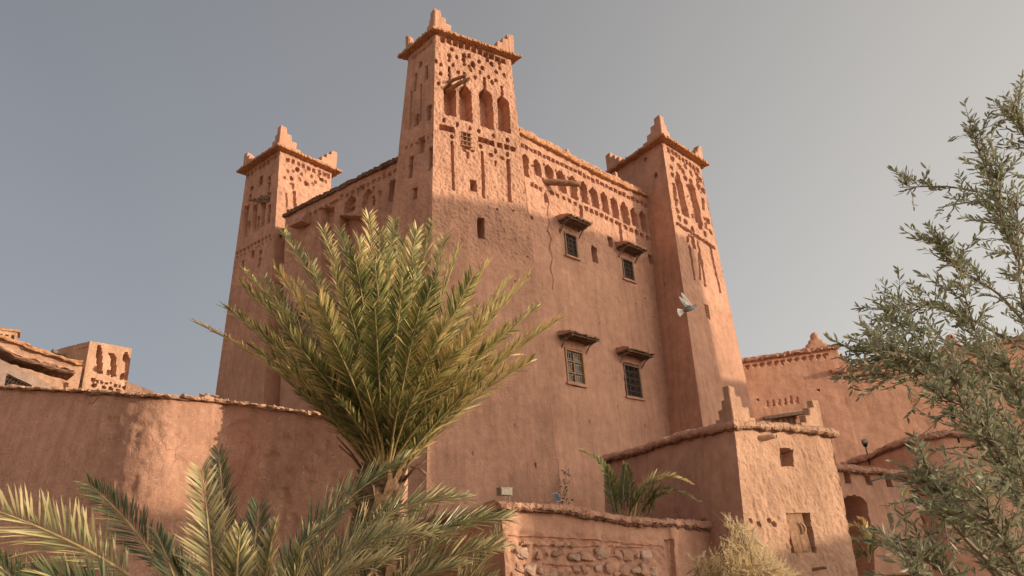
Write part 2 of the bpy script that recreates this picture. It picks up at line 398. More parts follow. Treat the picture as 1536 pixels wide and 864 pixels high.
def coping(parent, pts, outv, w_in=.15, over=.16, th=.14, mat=None, seg=.06, jit=.018, name='coping', prof=None):
    """irregular rounded coping swept along a polyline; outv = outward horizontal directions per point"""
    P = []; O_ = []
    for i in range(len(pts)-1):
        a = np.asarray(pts[i], float); b = np.asarray(pts[i+1], float); L = np.linalg.norm(b-a); k = max(2, int(L/seg))
        for j in range(k): t = j/k; P.append(a*(1-t)+b*t); O_.append(unit(np.asarray(outv[i])*(1-t)+np.asarray(outv[i+1])*t))
    P.append(np.asarray(pts[-1], float)); O_.append(np.asarray(outv[-1]))
    P = np.array(P); O_ = np.array(O_)
    prof = prof or [(over*.86, 0), (over, th*.28), (over*.97, th*.6), (over*.6, th*.92), (-.02, th*1.1), (-w_in, th*.95), (-w_in, 0)]
    n = len(prof); V = []
    for x, y in prof: V.append(P+O_*x+UP*y)
    V = np.stack(V, 1).reshape(-1, 3)
    V = V+np.c_[vn(V, 6, 21), vn(V, 6, 22), vn(V, 6, 23)]*jit*1.5+np.c_[vn(V, 19, 24), vn(V, 19, 25), vn(V, 19, 26)]*jit*.9+rng.normal(0, jit*.32, V.shape)
    m = len(P); F = []
    for i in range(m-1):
        for k in range(n):
            F.append((i*n+k, i*n+(k+1) % n, (i+1)*n+(k+1) % n, (i+1)*n+k))
    F.append(tuple(range(n))); F.append(tuple((m-1)*n+k for k in range(n))[::-1])
    return mk(name, V, F, mat or M_mud, parent, False)

def tower(parent, name, l, c, r, lb, cb, rb, Yc, Yb):
    c3 = atY(*c, Yc); zt = c3[2]; L = atZ(*l, zt); R = atZ(*r, zt)
    b = atY(*cb, Yb); Lb = atV(*lb, b, L-c3); Rb = atV(*rb, b, R-c3)
    if lb[0] > 1000: Lb = b+hz(L-c3)*3.7
    g = lambda top, bot: line_z(top, bot, -.1)
    cg = g(c3, b); Lg = g(L, Lb); Rg = g(R, Rb)
    # hidden fourth corner
    Qt = L+R-c3; Qg = Lg+Rg-cg
    return dict(c=c3, L=L, R=R, Q=Qt, cg=cg, Lg=Lg, Rg=Rg, Qg=Qg, zt=zt,
                fr=Face(cg, Rg, c3, R), fl=Face(Lg, cg, L, c3), fb=Face(Rg, Qg, R, Qt), fq=Face(Qg, Lg, Qt, L))

kasbah = thing('kasbah', (0, 24, 0), 'tall red mud-brick kasbah with three tapering corner towers in the middle of the view', 'kasbah')

# ---------------- central tower
T = tower(kasbah, 'tower', (613, 84), (653, 50), (766, 88), (590, 300), (640, 720), (843, 750), 20.8, 20); TC = T
f = T['fr']; z1 = Z(560, 0, 4.8); z2 = Z(560, 170, 4.8)
for x, y in ((500, 288), (545, 300), (590, 316), (632, 328), (677, 341), (722, 359), (768, 374), (810, 396), (850, 409), (893, 429), (935, 443)): f.rect(*z1(x, y), 7.2, 7.4, .22)
for x, y in ((565, 355), (545, 402), (690, 405), (650, 433), (718, 460), (787, 487), (852, 460), (655, 400)): f.hole(*z1(x, y), 6 if x != 718 else 7.5, 7 if x != 718 else 9, .34)
for x, y in ((485, 465), (545, 435), (575, 470), (655, 465), (703, 505), (732, 555), (485, 530), (690, 480), (770, 520), (830, 555), (855, 590), (882, 577), (885, 520), (820, 435), (910, 490), (610, 520), (940, 540), (600, 410), (760, 440), (905, 455), (450, 440), (470, 600), (620, 560)): f.hole(*z1(x, y), 4.8, 6.0, .2)
for xb, yb, wp, yt, key in ((676, 173, 18, 129, 25), (699.5, 181, 18.5, 132, 20), (731, 192, 20, 137, 17), (757.5, 198, 18, 148, 15)): f.niche(xb, yb, wp, yt-3, .52, key)
for x, y, w_, h_ in ((670, 158, 4, 12), (694.5, 166, 5, 12), (725, 176, 5, 9), (751, 185, 3, 9), (700, 150, 3, 8), (733, 165, 3, 10)): f.rect(x, y, w_, h_, .5)
for x, y in ((495, 97), (530, 107), (567, 120), (775, 188), (815, 200), (855, 213), (910, 230), (960, 242)): f.rect(*z2(x, y), 7.2, 7.6, .24)
for x, y in ((510, 43), (605, 80), (697, 105), (760, 127), (868, 160), (968, 193), (565, 170), (775, 235), (880, 268), (967, 293)): f.hole(*z2(x, y), 5, 7, .26)
f.hole(*z2(1005, 255), 9, 8, .2)
for a in ((567, 200, 578, 550, 4), (783, 275, 795, 612, 4.2), (972, 330, 983, 640, 5)): f.slot(*z2(a[0], a[1]), *z2(a[2], a[3]), a[4], .16)
f.slot(*z2(680, 275), *z2(680, 330), 2.6, .12); f.slot(*z2(880, 340), *z2(880, 380), 2.6, .12)
f.hole(*z2(655, 265), 7, 4, .1); f.hole(*z2(712, 268), 7, 4, .1); f.hole(*z2(845, 300), 8, 5, .1); f.hole(*z2(925, 318), 8, 5, .1)
f.rect(*z2(722, 520), 9.5, 17, .45); f.rect(721.5, 342, 10, 30, .7)
f.rect(699, 211, 13, 24, .3)
for x, y in ((1010, 700), (1140, 748), (890, 690)): f.hole(*z2(x, y), 2.5, 3, .12)
f = T['fl']
for i in range(8): t = i/7; f.rect(620+t*27, 87.5-t*24, 2.6, 4, .08)
for x, y, w_, h_ in ((637, 108, 4, 19), (621.5, 123, 3, 24), (637, 164, 5.5, 16), (621.5, 178, 5, 14), (625, 214, 8, 21), (634.7, 232, 5, 31), (611, 248.5, 4.5, 30), (614.5, 287, 6, 16), (630, 96, 4, 8), (637, 171, 5, 10)): f.rect(x, y, w_, h_, .25)
for a in ((629, 125, 626, 180, 2.2), (616, 135, 612, 195, 2.2), (643, 230, 642, 250, 2)): f.slot(*a, .1)
for i in range(6): f.rect(607+i*6.5, 221-i*4.5, 3, 4, .07)
T_amp = lambda tm: np.where(tm < 8.6, .046, .046-(.034)*np.clip((tm-8.6)/1.0, 0, 1))
for _ in range(14): T['fr'].hole(rng.uniform(665, 820), rng.uniform(380, 700), rng.uniform(1.6, 3.4), rng.uniform(1.8, 3.6), rng.uniform(.04, .12))
parts = [T['fr'].mesh(.027, 10.2, .09, T_amp, 12), T['fl'].mesh(.035, 10.2, .09, lambda tm: T_amp(tm)*.6, 12), T['fb'].mesh(.2, amp=lambda t: .02), T['fq'].mesh(.2, amp=lambda t: .02)]
Vt, Ft = join(parts); towr = mk('tower', Vt, Ft, M_rough, kasbah); tag(towr, 'tallest tower with pointed niches and beams')
zt = T['zt']
reed_eave(towr, [T['L'], T['c'], T['R'], T['Q']], .27, zt-.02, .1)
dR = hz(T['R']-T['c']); dL = hz(T['L']-T['c'])
merlon(towr, T['c']+UP*.12-(dR+dL)*.10, dR, dL, .95, .95, .3)
merlon(towr, T['R']+UP*.12-(dL-dR)*.12, -dR, dL, 1.0, .95, .28)
merlon(towr, T['L']+UP*.12-(dR-dL)*.1, -dL, dR, .5, .8, .28)
merlon(towr, T['Q']+UP*.15, -dL, -dR, .6, .6, .28)
def beam(parent, p, q, r0, r1, mat=None, name='beam', label=None):
    p = np.asarray(p, float); q = np.asarray(q, float); m = MB()
    k = 7; pts = [p+(q-p)*i/k+rng.normal(0, r0*.12, 3)*(0 < i < k) for i in range(k+1)]
    m.tube(pts, [r0+(r1-r0)*i/k for i in range(k+1)], 9, .06); o_ = m.build(name, mat or M_wood, parent, True)
    if label: o_['label'] = label
    return o_
fr = T['fr']
P1 = fr.hit(669, 122); beam(towr, P1-fr.n*.15, P1+fr.n*.62+fr.ex*.55+UP*.02, .075, .055, label='upper thin beam jutting from the niche')
P1 = fr.hit(672, 133); beam(towr, P1-fr.n*.15, P1+fr.n*.75+fr.ex*.55+UP*.10, .10, .06, label='lower thick beam jutting from the niche')
def lattice(parent, face, x0, x1, y0, y1, nx, ny, out=.02, mat=None, name='lattice'):
    a = face.st(x0, y0); b = face.st(x1, y1); m = MB(); W = b[0]-a[0]; H = a[1]-b[1]; t = min(W*.07, .035)
    for i in range(nx+1): m.box(face.world(a[0]+W*i/nx, a[1]-H/2, out), face.ex, face.ey, face.n, t/2*1.4, H/2+.02, .02)
    for j in range(ny+1): m.box(face.world(a[0]+W/2, a[1]-H*j/ny, out+.028), face.ex, face.ey, face.n, W/2+.05, t/2*1.4, .018)
    return m.build(name, mat or M_woodg, parent)
lattice(towr, fr, 693, 706, 199, 222, 2, 3, .03, M_wood)

# ---------------- left tower
T = tower(kasbah, 'tower', (370, 258), (420, 225), (498, 258), (322, 600), (395, 612), (470, 612), 29, 28.4); TL = T
f = T['fr']; z3 = Z(330, 180, 3.927)
for x, y in ((398, 235), (430, 247), (463, 258), (489, 271), (521, 285), (553, 298), (585, 308), (613, 318), (638, 330)): f.rect(*z3(x, y), 4.4, 6, .16)
for x, y in ((455, 292), (420, 345), (507, 373), (597, 350)): f.hole(*z3(x, y), 5.5, 6, .35)
for x, y in ((400, 300), (480, 320), (540, 330), (560, 365), (470, 350), (620, 365), (430, 300), (500, 300), (380, 340), (545, 380), (580, 330)): f.hole(*z3(x, y), 4, 4.5, .1)
f.hole(*z3(425, 385), 8, 9, .15); f.slot(*z3(437, 420), *z3(440, 520), 3.4, .15); f.hole(*z3(402, 540), 6, 6, .35); f.slot(*z3(390, 430), *z3(388, 520), 2.5, .08)
f.rect(*z3(362, 685), 4, 5, .3)
f = T['fl']
for x, y in ((187, 310), (210, 295), (234, 282), (258, 264), (281, 249), (304, 232), (327, 220), (165, 322)): f.rect(*z3(x, y), 3.4, 5, .16)
for x, y, w_, h_ in ((238, 360, 5, 13), (290, 347, 4, 7), (187, 405, 4, 6), (286, 405, 3.6, 17), (176, 460, 3.5, 10), (190, 792, 4, 11), (236, 784, 3.6, 7), (230, 840, 3.5, 14), (133, 850, 3.5, 9), (272, 466, 12, 12)): f.rect(*z3(x, y), w_, h_, .4 if (x, y) != (272, 466) else .5)
for x0, y0, x1, y1, w_ in ((158, 505, 145, 688, 6), (207, 500, 200, 655, 6.5), (257, 500, 247, 625, 6.5), (292, 500, 281, 610, 5)):
    f.slot(*z3(x0, y0), *z3(x1, y1), w_, .2)
for x, y, h_ in ((168, 635, 18), (224, 608, 19), (281, 570, 20)): f.rect(*z3(x, y), 3.2, h_, .5)
for i in range(10): f.rect(*z3(100+i*21, 786-i*11.6), 3.2, 4, .14)
for i in range(10): f.rect(*z3(103+i*21, 812-i*11.6), 3, 2.5, .06)
parts = [T['fr'].mesh(.045, 9, .14, lambda tm: .05*np.exp(-(tm/4)**4)+.015, 8), T['fl'].mesh(.045, 9.5, .14, lambda tm: .028, 7), T['fb'].mesh(.25), T['fq'].mesh(.25)]
Vt, Ft = join(parts); towl = mk('tower', Vt, Ft, M_mud, kasbah); tag(towl, 'left corner tower with tall recessed panels')
reed_eave(towl, [T['L'], T['c'], T['R'], T['Q']], .36, T['zt']-.02, .12, .09)
dR = hz(T['R']-T['c']); dL = hz(T['L']-T['c'])
merlon(towl, T['c']+UP*.15-(dR+dL)*.17, dR, dL, 1.2, 1.12, .30)
merlon(towl, T['R']+UP*.15-(dL-dR)*.15, -dR, dL, 1.15, 1.0, .30)
merlon(towl, T['L']+UP*.15-(dR-dL)*.15, -dL, dR, 1.0, .9, .30)
merlon(towl, T['Q']+UP*.18, -dL, -dR, .9, .8, .34)
fl = T['fl']
for (a, b), r_ in ((((296, 452), (222, 462)), .1), (((296, 480), (165, 484)), .09), (((292, 470), (208, 472)), .05)):
    P = fl.hit(*z3(*a)); Q = fl.hit(*z3(*b)); beam(towl, P-fl.n*.1, P+(Q-P)*.5+fl.n*.16, r_, r_*.7, M_woodg)
P = fl.hit(*z3(176, 484)); m = MB()
for k in range(4): q = fl.hit(*z3(205+k*27, 478-k*3))+fl.n*.14; m.box(q, fl.n, fl.ex, UP, .16, .05, .03)
m.build('balcony_board', M_woodg, towl)

# ---------------- right tower
T = tower(kasbah, 'tower', (917, 262), (993, 212), (1050, 248), (1028, 640), (1053, 630), (1125, 600), 27, 26); TR = T
f = T['fr']; z5 = Z(880, 170, 3.456)
for i in range(9): f.rect(*z5(424+i*19, 190+i*13), 3.4, 6, .16)
f.niche(*z5(513, 533), 10, z5(490, 345)[1], .25); f.niche(*z5(583, 575), 10, z5(560, 382)[1], .25)
for a in ((452, 360, 463, 480), (600, 440, 606, 500), (540, 420, 548, 540), (612, 540, 618, 600)): f.slot(*z5(a[0], a[1]), *z5(a[2], a[3]), 3.5, .13)
for x, y in ((445, 235), (480, 275), (445, 320), (475, 320), (512, 275), (512, 335), (540, 310), (540, 350), (570, 320), (590, 345), (523, 380), (530, 440), (538, 480), (530, 400), (575, 345), (440, 280), (548, 600), (480, 545), (510, 560), (585, 590), (628, 560), (640, 615), (610, 625), (470, 505), (605, 400), (590, 400), (455, 420), (465, 450), (500, 300), (555, 290), (580, 375)): f.hole(*z5(x, y), 5, 7.5, .13)
for i in range(12): f.rect(*z5(472+i*16.6, 573+i*11.2), 3.6, 5, .13)
f.rect(*z5(545, 666), 8, 17, .12)
for a in ((521, 640, 560, 864), (574, 660, 615, 900), (640, 700, 690, 930)): f.slot(*z5(a[0], a[1]), *z5(a[2], a[3]), 2.4, .15)
f.rect(1060, 467, 6, 20, .06)
for a in ((1047, 380, 1050, 420),): f.slot(*a, 2, .1)
f = T['fl']
for x, y in ((147, 270), (165, 265), (190, 251), (219, 241), (249, 232)): f.rect(*z5(x, y), 4.4, 5.5, .15)
f.hole(*z5(303, 238), 4, 6, .4); f.hole(*z5(357, 320), 5, 8, .45)
f.hole(997, 424, 2.4, 5, .1); f.slot(*z5(350, 340), *z5(342, 420), 2, .05)
parts = [T['fr'].mesh(.04, 8.5, .12, lambda tm: .045*np.exp(-(tm/6.5)**4)+.012, 8), T['fl'].mesh(.06, 5, .14, lambda tm: .015, 6), T['fb'].mesh(.25), T['fq'].mesh(.25)]
Vt, Ft = join(parts); towq = mk('tower', Vt, Ft, M_mud, kasbah); tag(towq, 'right corner tower with carved upper panels')
reed_eave(towq, [T['L'], T['c'], T['R'], T['Q']], .34, T['zt']-.02, .12, .09)
dR = hz(T['R']-T['c']); dL = hz(T['L']-T['c'])
merlon(towq, T['c']+UP*.15-(dR+dL)*.17, dL, dR, 1.15, 1.1, .30)
merlon(towq, T['R']+UP*.15-(dL-dR)*.15, -dR, dL, .85, .85, .30)
merlon(towq, T['L']+UP*.15-(dR-dL)*.15, -dL, dR, 1.2, .95, .30)
merlon(towq, T['Q']+UP*.18, -dL, -dR, .9, .7, .34)
fr = T['fr']; lattice(towq, fr, 1057, 1063, 458, 477, 1, 5, .02, M_wood, 'drain_ladder')

# ---------------- facades
ZF = 16.9
a = atZ(778, 203, ZF); b = atZ(990, 308, ZF); d = hz(b-a); n_ = np.cross(d, UP)
A0 = a-d*.12; B0 = b+d*.35; g = n_*.35
FR = Face(A0*[1, 1, 0]+g-UP*.1, B0*[1, 1, 0]+g+d*2.2-UP*.1, A0, B0); f = FR; z4 = Z(760, 180, 3.927)
arches = [(118, 205, 335, 32), (185, 235, 328, 46), (256, 265, 352, 50), (328, 303, 425, 48), (398, 338, 462, 46), (463, 368, 487, 44), (524, 403, 516, 43), (586, 432, 547, 42), (646, 463, 577, 40), (706, 493, 612, 41), (759, 526, 628, 39), (815, 545, 655, 36)]
for x, y0, y1, w_ in arches: f.niche(*z4(x, y1), w_/3.927*.96, z4(x, y0)[1], .26)
for i in range(29): x = 90+i*26.2; f.rect(*z4(x, 148+(x-90)*.484+(0 if i % 2 else 2)), 4.4 if i % 2 else 5.2, 5, .13)
for x0, y0, x1, y1, k in ((150, 378, 200, 405, 3), (265, 432, 405, 492, 5), (468, 522, 648, 604, 7), (700, 632, 832, 694, 5)):
    for i in range(k): t = i/(k-1); f.rect(*z4(x0+(x1-x0)*t, y0+(y1-y0)*t), 4.8, 5.6, .13)
f.slot(*z4(437, 500), *z4(444, 608), 3.8, .13); f.slot(*z4(668, 608), *z4(676, 712), 3.6, .13)
for x, y in ((215, 345), (290, 300), (360, 340), (150, 270), (430, 400), (490, 420), (555, 440), (615, 470), (675, 510), (733, 540), (788, 560), (222, 260), (840, 580)): f.hole(*z4(x, y), 2.6, 3.5, .07)
f.rect(*z4(518, 792), 8, 23, .42); f.rect(*z4(612, 718), 5.5, 14, .4); f.rect(*z4(850, 820), 5, 11, .35)
for x, y in ((312, 655), (150, 573)): f.hole(*z4(x, y), 3.5, 5, .12)
# the long settling crack beside the tower
cp = [(819, 285), (823, 303), (821, 318), (824, 332), (821, 345), (827, 358), (824, 372), (829, 386), (825, 402), (830, 418), (828, 434)]
for (xa, ya), (xb, yb) in zip(cp[:-1], cp[1:]): f.slot(xa, ya, xb, yb+2, rng.uniform(.8, 1.4), .05)
f.hole(819, 297, 7, 16, .16); f.slot(835, 690, 842, 750, 2, .08)
wins = dict(w1=(846.5, 866.5, 347, 390), w2=(933, 951, 386, 424), w3=(848, 877, 522, 580), w4=(936, 962, 545, 600))
def wrect(face, k, d, grow=0):
    x0, x1, y0, y1 = wins[k]; # image quad sides lean; use left edge for s0 and centre rows for t
    sl_ = .28 if k in ('w3', 'w4') else .45
    a = face.st(x0, y0); b = face.st(x1, y1); c = face.st(x0+2, y1-sl_*(x1-x0)); e = face.st(x1-2, y0+sl_*(x1-x0))
    s0 = (a[0]+c[0])/2; s1 = (b[0]+e[0])/2; t1 = (a[1]+e[1])/2; t0 = (b[1]+c[1])/2
    return s0-grow, s1+grow, t0-grow, t1+grow
for k in wins:
    s0, s1, t0, t1 = wrect(f, k, 0); f.poly([(s0, t0), (s1, t0), (s1, t1), (s0, t1)], .30)
def famp(tm): return .045*np.exp(-(tm/4.2)**6)+.014
# battered rough pilaster beside the right tower
pil0 = f.st(972, 315); 
for _ in range(16): f.hole(rng.uniform(850, 1010), rng.uniform(410, 640), rng.uniform(1.6, 3.2), rng.uniform(1.8, 3.4), rng.uniform(.03, .1))
V_, F_ = f.mesh(.032, 7.2, .09, famp, 8)
dd = (V_-f.TL)@f.ex; tt = (V_-f.TL)@f.ey
pm = np.clip((dd-pil0[0])/.12, 0, 1)*np.clip((-tt)/.5, 0, 1)*np.clip((7.5+tt)/2, 0, 1)
V_ = V_+f.n*(pm*(.03+.09*fbm(V_, 2.5, 3, 31)))[:, None]
facr = mk('facade', V_, F_, M_mud, kasbah); tag(facr, 'right facade with a band of arched niches')
# right coping with clay edge
c0 = A0; c1 = B0-d*.1
seg = [c0+(c1-c0)*t+UP*(.05*math.sin(t*9)*.5-.06*math.sin(math.pi*t)) for t in np.linspace(0, 1, 14)]
M_clay = plain('clay_coping', (.47, .24, .125), .9, .35, 10, .9)
coping(kasbah, seg, [n_]*14, .5, .20, .20, M_clay, jit=.02)
coping(kasbah, [p+UP*.2 for p in seg], [n_]*14, .5, .12, .16, M_mud, jit=.03, name='coping_cap')
for px_, py_, h_, wd in ((852, 240, .42, .5), (925, 275, .5, .5)):
    P = atV(px_, py_, FR.TL-n_*.2, d); P[2] = ZF+.3; merlon(kasbah, P, d, -n_, wd, h_, .26, both=False, steps=2)
P = f.hit(*z4(205, 348)); Q = atV(*z4(463, 402), P+n_*1.1, d)
beam(kasbah, P-f.n*.2, P+f.n*.95+f.ex*1.15-UP*.25, .13, .12, label='long round beam jutting from the arcade')
# windows
def window(k, canopy, painted=False, tip=.55, lab=None):
    s0, s1, t0, t1 = wrect(FR, k, 0); W = s1-s0; H = t1-t0; c = FR.world((s0+s1)/2, (t0+t1)/2, -.12)
    fm = MB(); tt_ = .055
    for sx in (-1, 1): fm.box(c+FR.ex*sx*(W/2-.02)+FR.n*.11, FR.ex, FR.ey, FR.n, tt_/2, H/2, .05)
    for sy in (-1, 1): fm.box(c+FR.ey*sy*(H/2-.02)+FR.n*.113, FR.ex, FR.ey, FR.n, W/2+.01, tt_/2, .045)
    fo = fm.build('window', M_ochre if painted else M_woodg, kasbah); tag(fo, lab)
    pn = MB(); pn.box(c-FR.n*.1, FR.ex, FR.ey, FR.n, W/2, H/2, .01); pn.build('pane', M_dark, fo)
    nx, ny = (2, 3) if painted else (3, 5)
    sh = MB()
    for i in range(1, nx): sh.box(c+FR.ex*(W*(i/nx-.5))+FR.n*.08, FR.ex, FR.ey, FR.n, .022 if painted else .012, H/2-.03, .015)
    for j in range(1, ny): sh.box(c+FR.ey*(H*(j/ny-.5))+FR.n*.083, FR.ex, FR.ey, FR.n, W/2-.03, .022 if painted else .012, .015)
    sh.build('glazing_bar' if painted else 'grille_bar', M_ochre if painted else M_iron, fo)
    cw, ch = W/nx, H/ny; sc = MB()
    for i in range(nx):
        for j in range(ny):
            q = c+FR.ex*(W*((i+.5)/nx-.5))+FR.ey*(H*((j+.5)/ny-.5))+FR.n*.06
            if painted:
                for a_ in (-.25, .0, .25): sc.box(q+FR.ex*cw*a_, FR.ex, FR.ey, FR.n, .012, ch*.36, .008)
                for a_ in (-.3, .3): sc.box(q+FR.ey*ch*a_+FR.n*.004, FR.ex, FR.ey, FR.n, cw*.34, .012, .008)
            th = np.linspace(0, 2*math.pi, 9)
            R_ = min(cw, ch)*.33
            for (o1, o2) in ((-.0, 0),):
                sc.tube([q+FR.ex*(R_*math.cos(t)+cw*o1)+FR.ey*(R_*math.sin(t)+ch*o2)+FR.n*.01 for t in th], .011, 4)
            if not painted:
                for (o1, o2) in ((-.25, -.25), (.25, .25), (-.25, .25), (.25, -.25)):
                    sc.tube([q+FR.ex*(R_*.5*math.cos(t)+cw*o1)+FR.ey*(R_*.5*math.sin(t)+ch*o2)+FR.n*.0 for t in th], .008, 3)
    sc.build('scrollwork', M_paint if painted else M_iron, fo)['kind'] = 'stuff'
    if painted:
        pb_l = []
        for (i, j) in ((1, 2), (1, 1), (0, 0), (1, 0), (0, 1)):
            q = c+FR.ex*(W*((i+.5)/nx-.5)*1.0)+FR.ey*(H*((j+.5)/ny-.5))-FR.n*.0
            pb = MB(); pb.box(q, FR.ex, FR.ey, FR.n, cw*.30, ch*.33, .006); pb.build('shutter_panel', M_ochre, fo)
    # sill of mud
    sb = MB(); sb.box(FR.world((s0+s1)/2, t0-.03, .03), FR.ex, FR.ey, FR.n, W/2+.08, .035, .05, .008); sb.build('sill', M_mud, fo)
    # canopy: pole brackets, laid sticks, mud cap
    cs = FR.world((s0+s1)/2+.02, t1+.30, 0); cwid = W/2+.30; dep = tip
    br = MB()
    for sx in (-1, 1):
        e = cs+FR.ex*sx*(cwid-.12); br.tube([e-FR.n*.1, e+FR.n*dep*1.05], [.035, .03], 6, .1)
        br.tube([e-FR.ey*.32, e-FR.ey*.10+FR.n*dep*.3, e+FR.n*dep*.75], [.025, .03, .025], 6, .1)
    for kx in range(3): e = cs+FR.ey*.04+FR.n*dep*(.15+.4*kx); br.tube([e-FR.ex*cwid*1.04, e+FR.ex*cwid*1.06], [.022, .02], 6, .1)
    co = br.build('canopy', M_woodg, fo)
    st = MB(); nS = 15
    for i in range(nS):
        e = cs+FR.ex*(-cwid+2*cwid*(i+.5)/nS)+FR.ey*(.085)+FR.n*dep*.5
        st.box(e+rng.normal(0, .008, 3), FR.ex, unit(FR.n+rng.normal(0, .03, 3)), FR.ey, cwid/nS*.9, dep*.58+rng.uniform(-.03, .06), .014, .006)
    st.build('canopy_board', M_woodg, fo)
    nseg = 12; V = []; F = []
    pr = [(-.02, .105), (dep*1.04, .09), (dep*1.08, .15), (dep*.7, .215), (dep*.2, .28), (-.02, .30)]
    for i in range(nseg+1):
        for x, y in pr: V.append(cs+FR.ex*(-cwid*1.03+2.06*cwid*i/nseg)+FR.n*x+FR.ey*(y+.0))
    V = np.array(V); V = V+np.c_[vn(V, 8, 3), vn(V, 8, 4), vn(V, 8, 5)]*.045; q = len(pr)
    for i in range(nseg):
        for j in range(q): F.append((i*q+j, i*q+(j+1) % q, (i+1)*q+(j+1) % q, (i+1)*q+j))
    F.append(tuple(range(q))); F.append(tuple(nseg*q+j for j in range(q))[::-1])
    mk('canopy_cap', V, F, M_mud, fo, False)
window('w1', 0, lab='upper left grilled window'); window('w2', 0, lab='upper right grilled window')
window('w3', 0, True, lab='lower left painted window'); window('w4', 0, lab='lower right grilled window')

# left facade: recessed panels between buttresses
a = atZ(600, 241, ZF); b = atZ(428, 326, ZF); d2 = hz(b-a); n2 = np.cross(UP, d2); n2 = n2 if n2[1] < 0 else -n2
A0 = a-d2*1.6; B0 = b
_bl = line_z(B0, atV(420, 612, B0+n2*.25, d2), -.1)
FL = Face(_bl, A0*[1, 1, 0]+n2*.35-UP*.1, B0, A0); f = FL
for i in range(19): x = 448+i*8; f.rect(x, 331-(x-448)*.52, 4 if i % 2 else 5, 5, .12)
f.ppoly([(482, 302), (506, 290), (519, 305), (530, 330), (530, 900), (482, 900)], .0)
f.niche(524, 318, 14, 295, .30); f.rect(523, 310, 12, 9, .6); f.niche(549, 316, 13, 285, .20); f.rect(558, 302, 8, 13, .5); f.niche(587.5, 301, 10, 270, .22); f.rect(587, 280, 7, 14, .5)
f.slot(*z2(140, 480), *z2(132, 635), 5, .35); f.rect(*z3(828, 400), 4, 5, .2); f.rect(*z3(448, 602), 4, 7, .3)
f.ppoly([(510, 324), (560, 324), (560, 900), (510, 900)], .45)
f.ppoly([(482, 312), (501, 308), (501, 900), (482, 900)], .40)
for x, y in ((511, 296), (536, 290), (570, 290), (500, 305), (545, 280), (576, 262), (560, 285)): f.rect(x, y, 4, 7, .1)
V_, F_ = f.mesh(.045, 6.5, .14, lambda tm: .04*np.exp(-(tm/4.5)**4)+.015, 7)
facl = mk('facade', V_, F_, M_mud, kasbah); tag(facl, 'left facade with buttresses behind the palm')
c0 = A0; c1 = B0+d2*.12
seg = [c0+(c1-c0)*t+UP*(-.02*math.sin(t*14)-.30*max(0, t-.72)*(t-.72)/.28/.28*0) for t in np.linspace(0, 1, 14)]
coping(kasbah, seg, [n2]*14, .4, .13, .12, M_cop, jit=.03)
coping(kasbah, [p+UP*.12 for p in seg], [n2]*14, .4, .10, .10, M_cop, jit=.03, name='coping_cap')
m = MB(); q = f.hit(*z3(503, 590)); m.box(q+n2*.15-UP*.05, d2, n2, UP, .38, .25, .22, .05); m.box(q+n2*.3-UP*.32, d2, n2, UP, .42, .22, .04, .02)
m.build('corbel', M_mud, kasbah)
# end return of the left facade, roof terrace and rear walls
m = MB()
zr = ZF-.5
pl = [B0, TL['Q'], np.array([-3, 38, 0.]), np.array([8, 33, 0.])]
pl = [np.array([p[0], p[1], zr]) for p in (FL.TL-n2*.3, TL['c']-[0, -1, 0], TL['Q'], (-3, 37, 0), (6.5, 33, 0), TR['Q'], FR.TR-n_*.3, TC['Q'], A0-n2*.4)]
m.add(pl, [tuple(range(len(pl)))]); m.build('roof', M_mud, kasbah)
m = MB()
for A_, B_ in ((TL['Q'], np.array([-3, 37, 0.])), (np.array([-3, 37, 0.]), np.array([6.5, 33, 0.])), (np.array([6.5, 33, 0.]), TR['Q'])):
    for k in range(1): m.add([(A_[0], A_[1], -.1), (B_[0], B_[1], -.1), (B_[0], B_[1], ZF), (A_[0], A_[1], ZF)], [(0, 1, 2, 3)])
e0 = FL.TL; m.add([FL.BL, TL['c']*[1, 1, 0]+[.8, 1.0, -.1], TL['c']*[1, 1, 0]+[.3, 1.0, ZF], e0-UP*.05], [(0, 1, 2, 3)])
m.build('rear_wall', M_mud, kasbah)

# ------------------------------------------------------------------ ground
def sheet(name, x0, x1, y0, y1, z, n, mat, kind='structure'):
    X, Y = np.meshgrid(np.linspace(x0, x1, n), np.linspace(y0, y1, n)); V = np.c_[X.ravel(), Y.ravel(), np.full(X.size, z)]
    i = np.arange(n*n).reshape(n, n); F = np.stack([i[:-1, :-1], i[:-1, 1:], i[1:, 1:], i[1:, :-1]], -1).reshape(-1, 4)
    return tag(mk(name, V, F, mat, None, True), kind=kind)
sheet('ground', -2500, 2500, -2500, 2500, 0, 40, M_ground)

X, Y = np.meshgrid(np.linspace(0, 1, 60), np.linspace(0, 1, 60)); xx = -24-X*110; yy = -90+Y*(90+(-xx)*.42)  # added hill outside the view, reflects sunlight onto the left-facing walls
zz_ = 34*np.clip(X*1.6, 0, 1)**1.1*np.clip(1-(Y-.86)/.14, 0, 1)-.2; V = np.c_[xx.ravel(), yy.ravel(), zz_.ravel()]; V[:, 2] += fbm(V*[1, 1, 0], .08, 4, 91)*3*np.clip(X.ravel()*4, 0, 1)
i = np.arange(3600).reshape(60, 60); F = np.stack([i[:-1, :-1], i[1:, :-1], i[1:, 1:], i[:-1, 1:]], -1).reshape(-1, 4)
tag(mk('bounce_hill', V, F, M_ground, None, True), kind='structure')

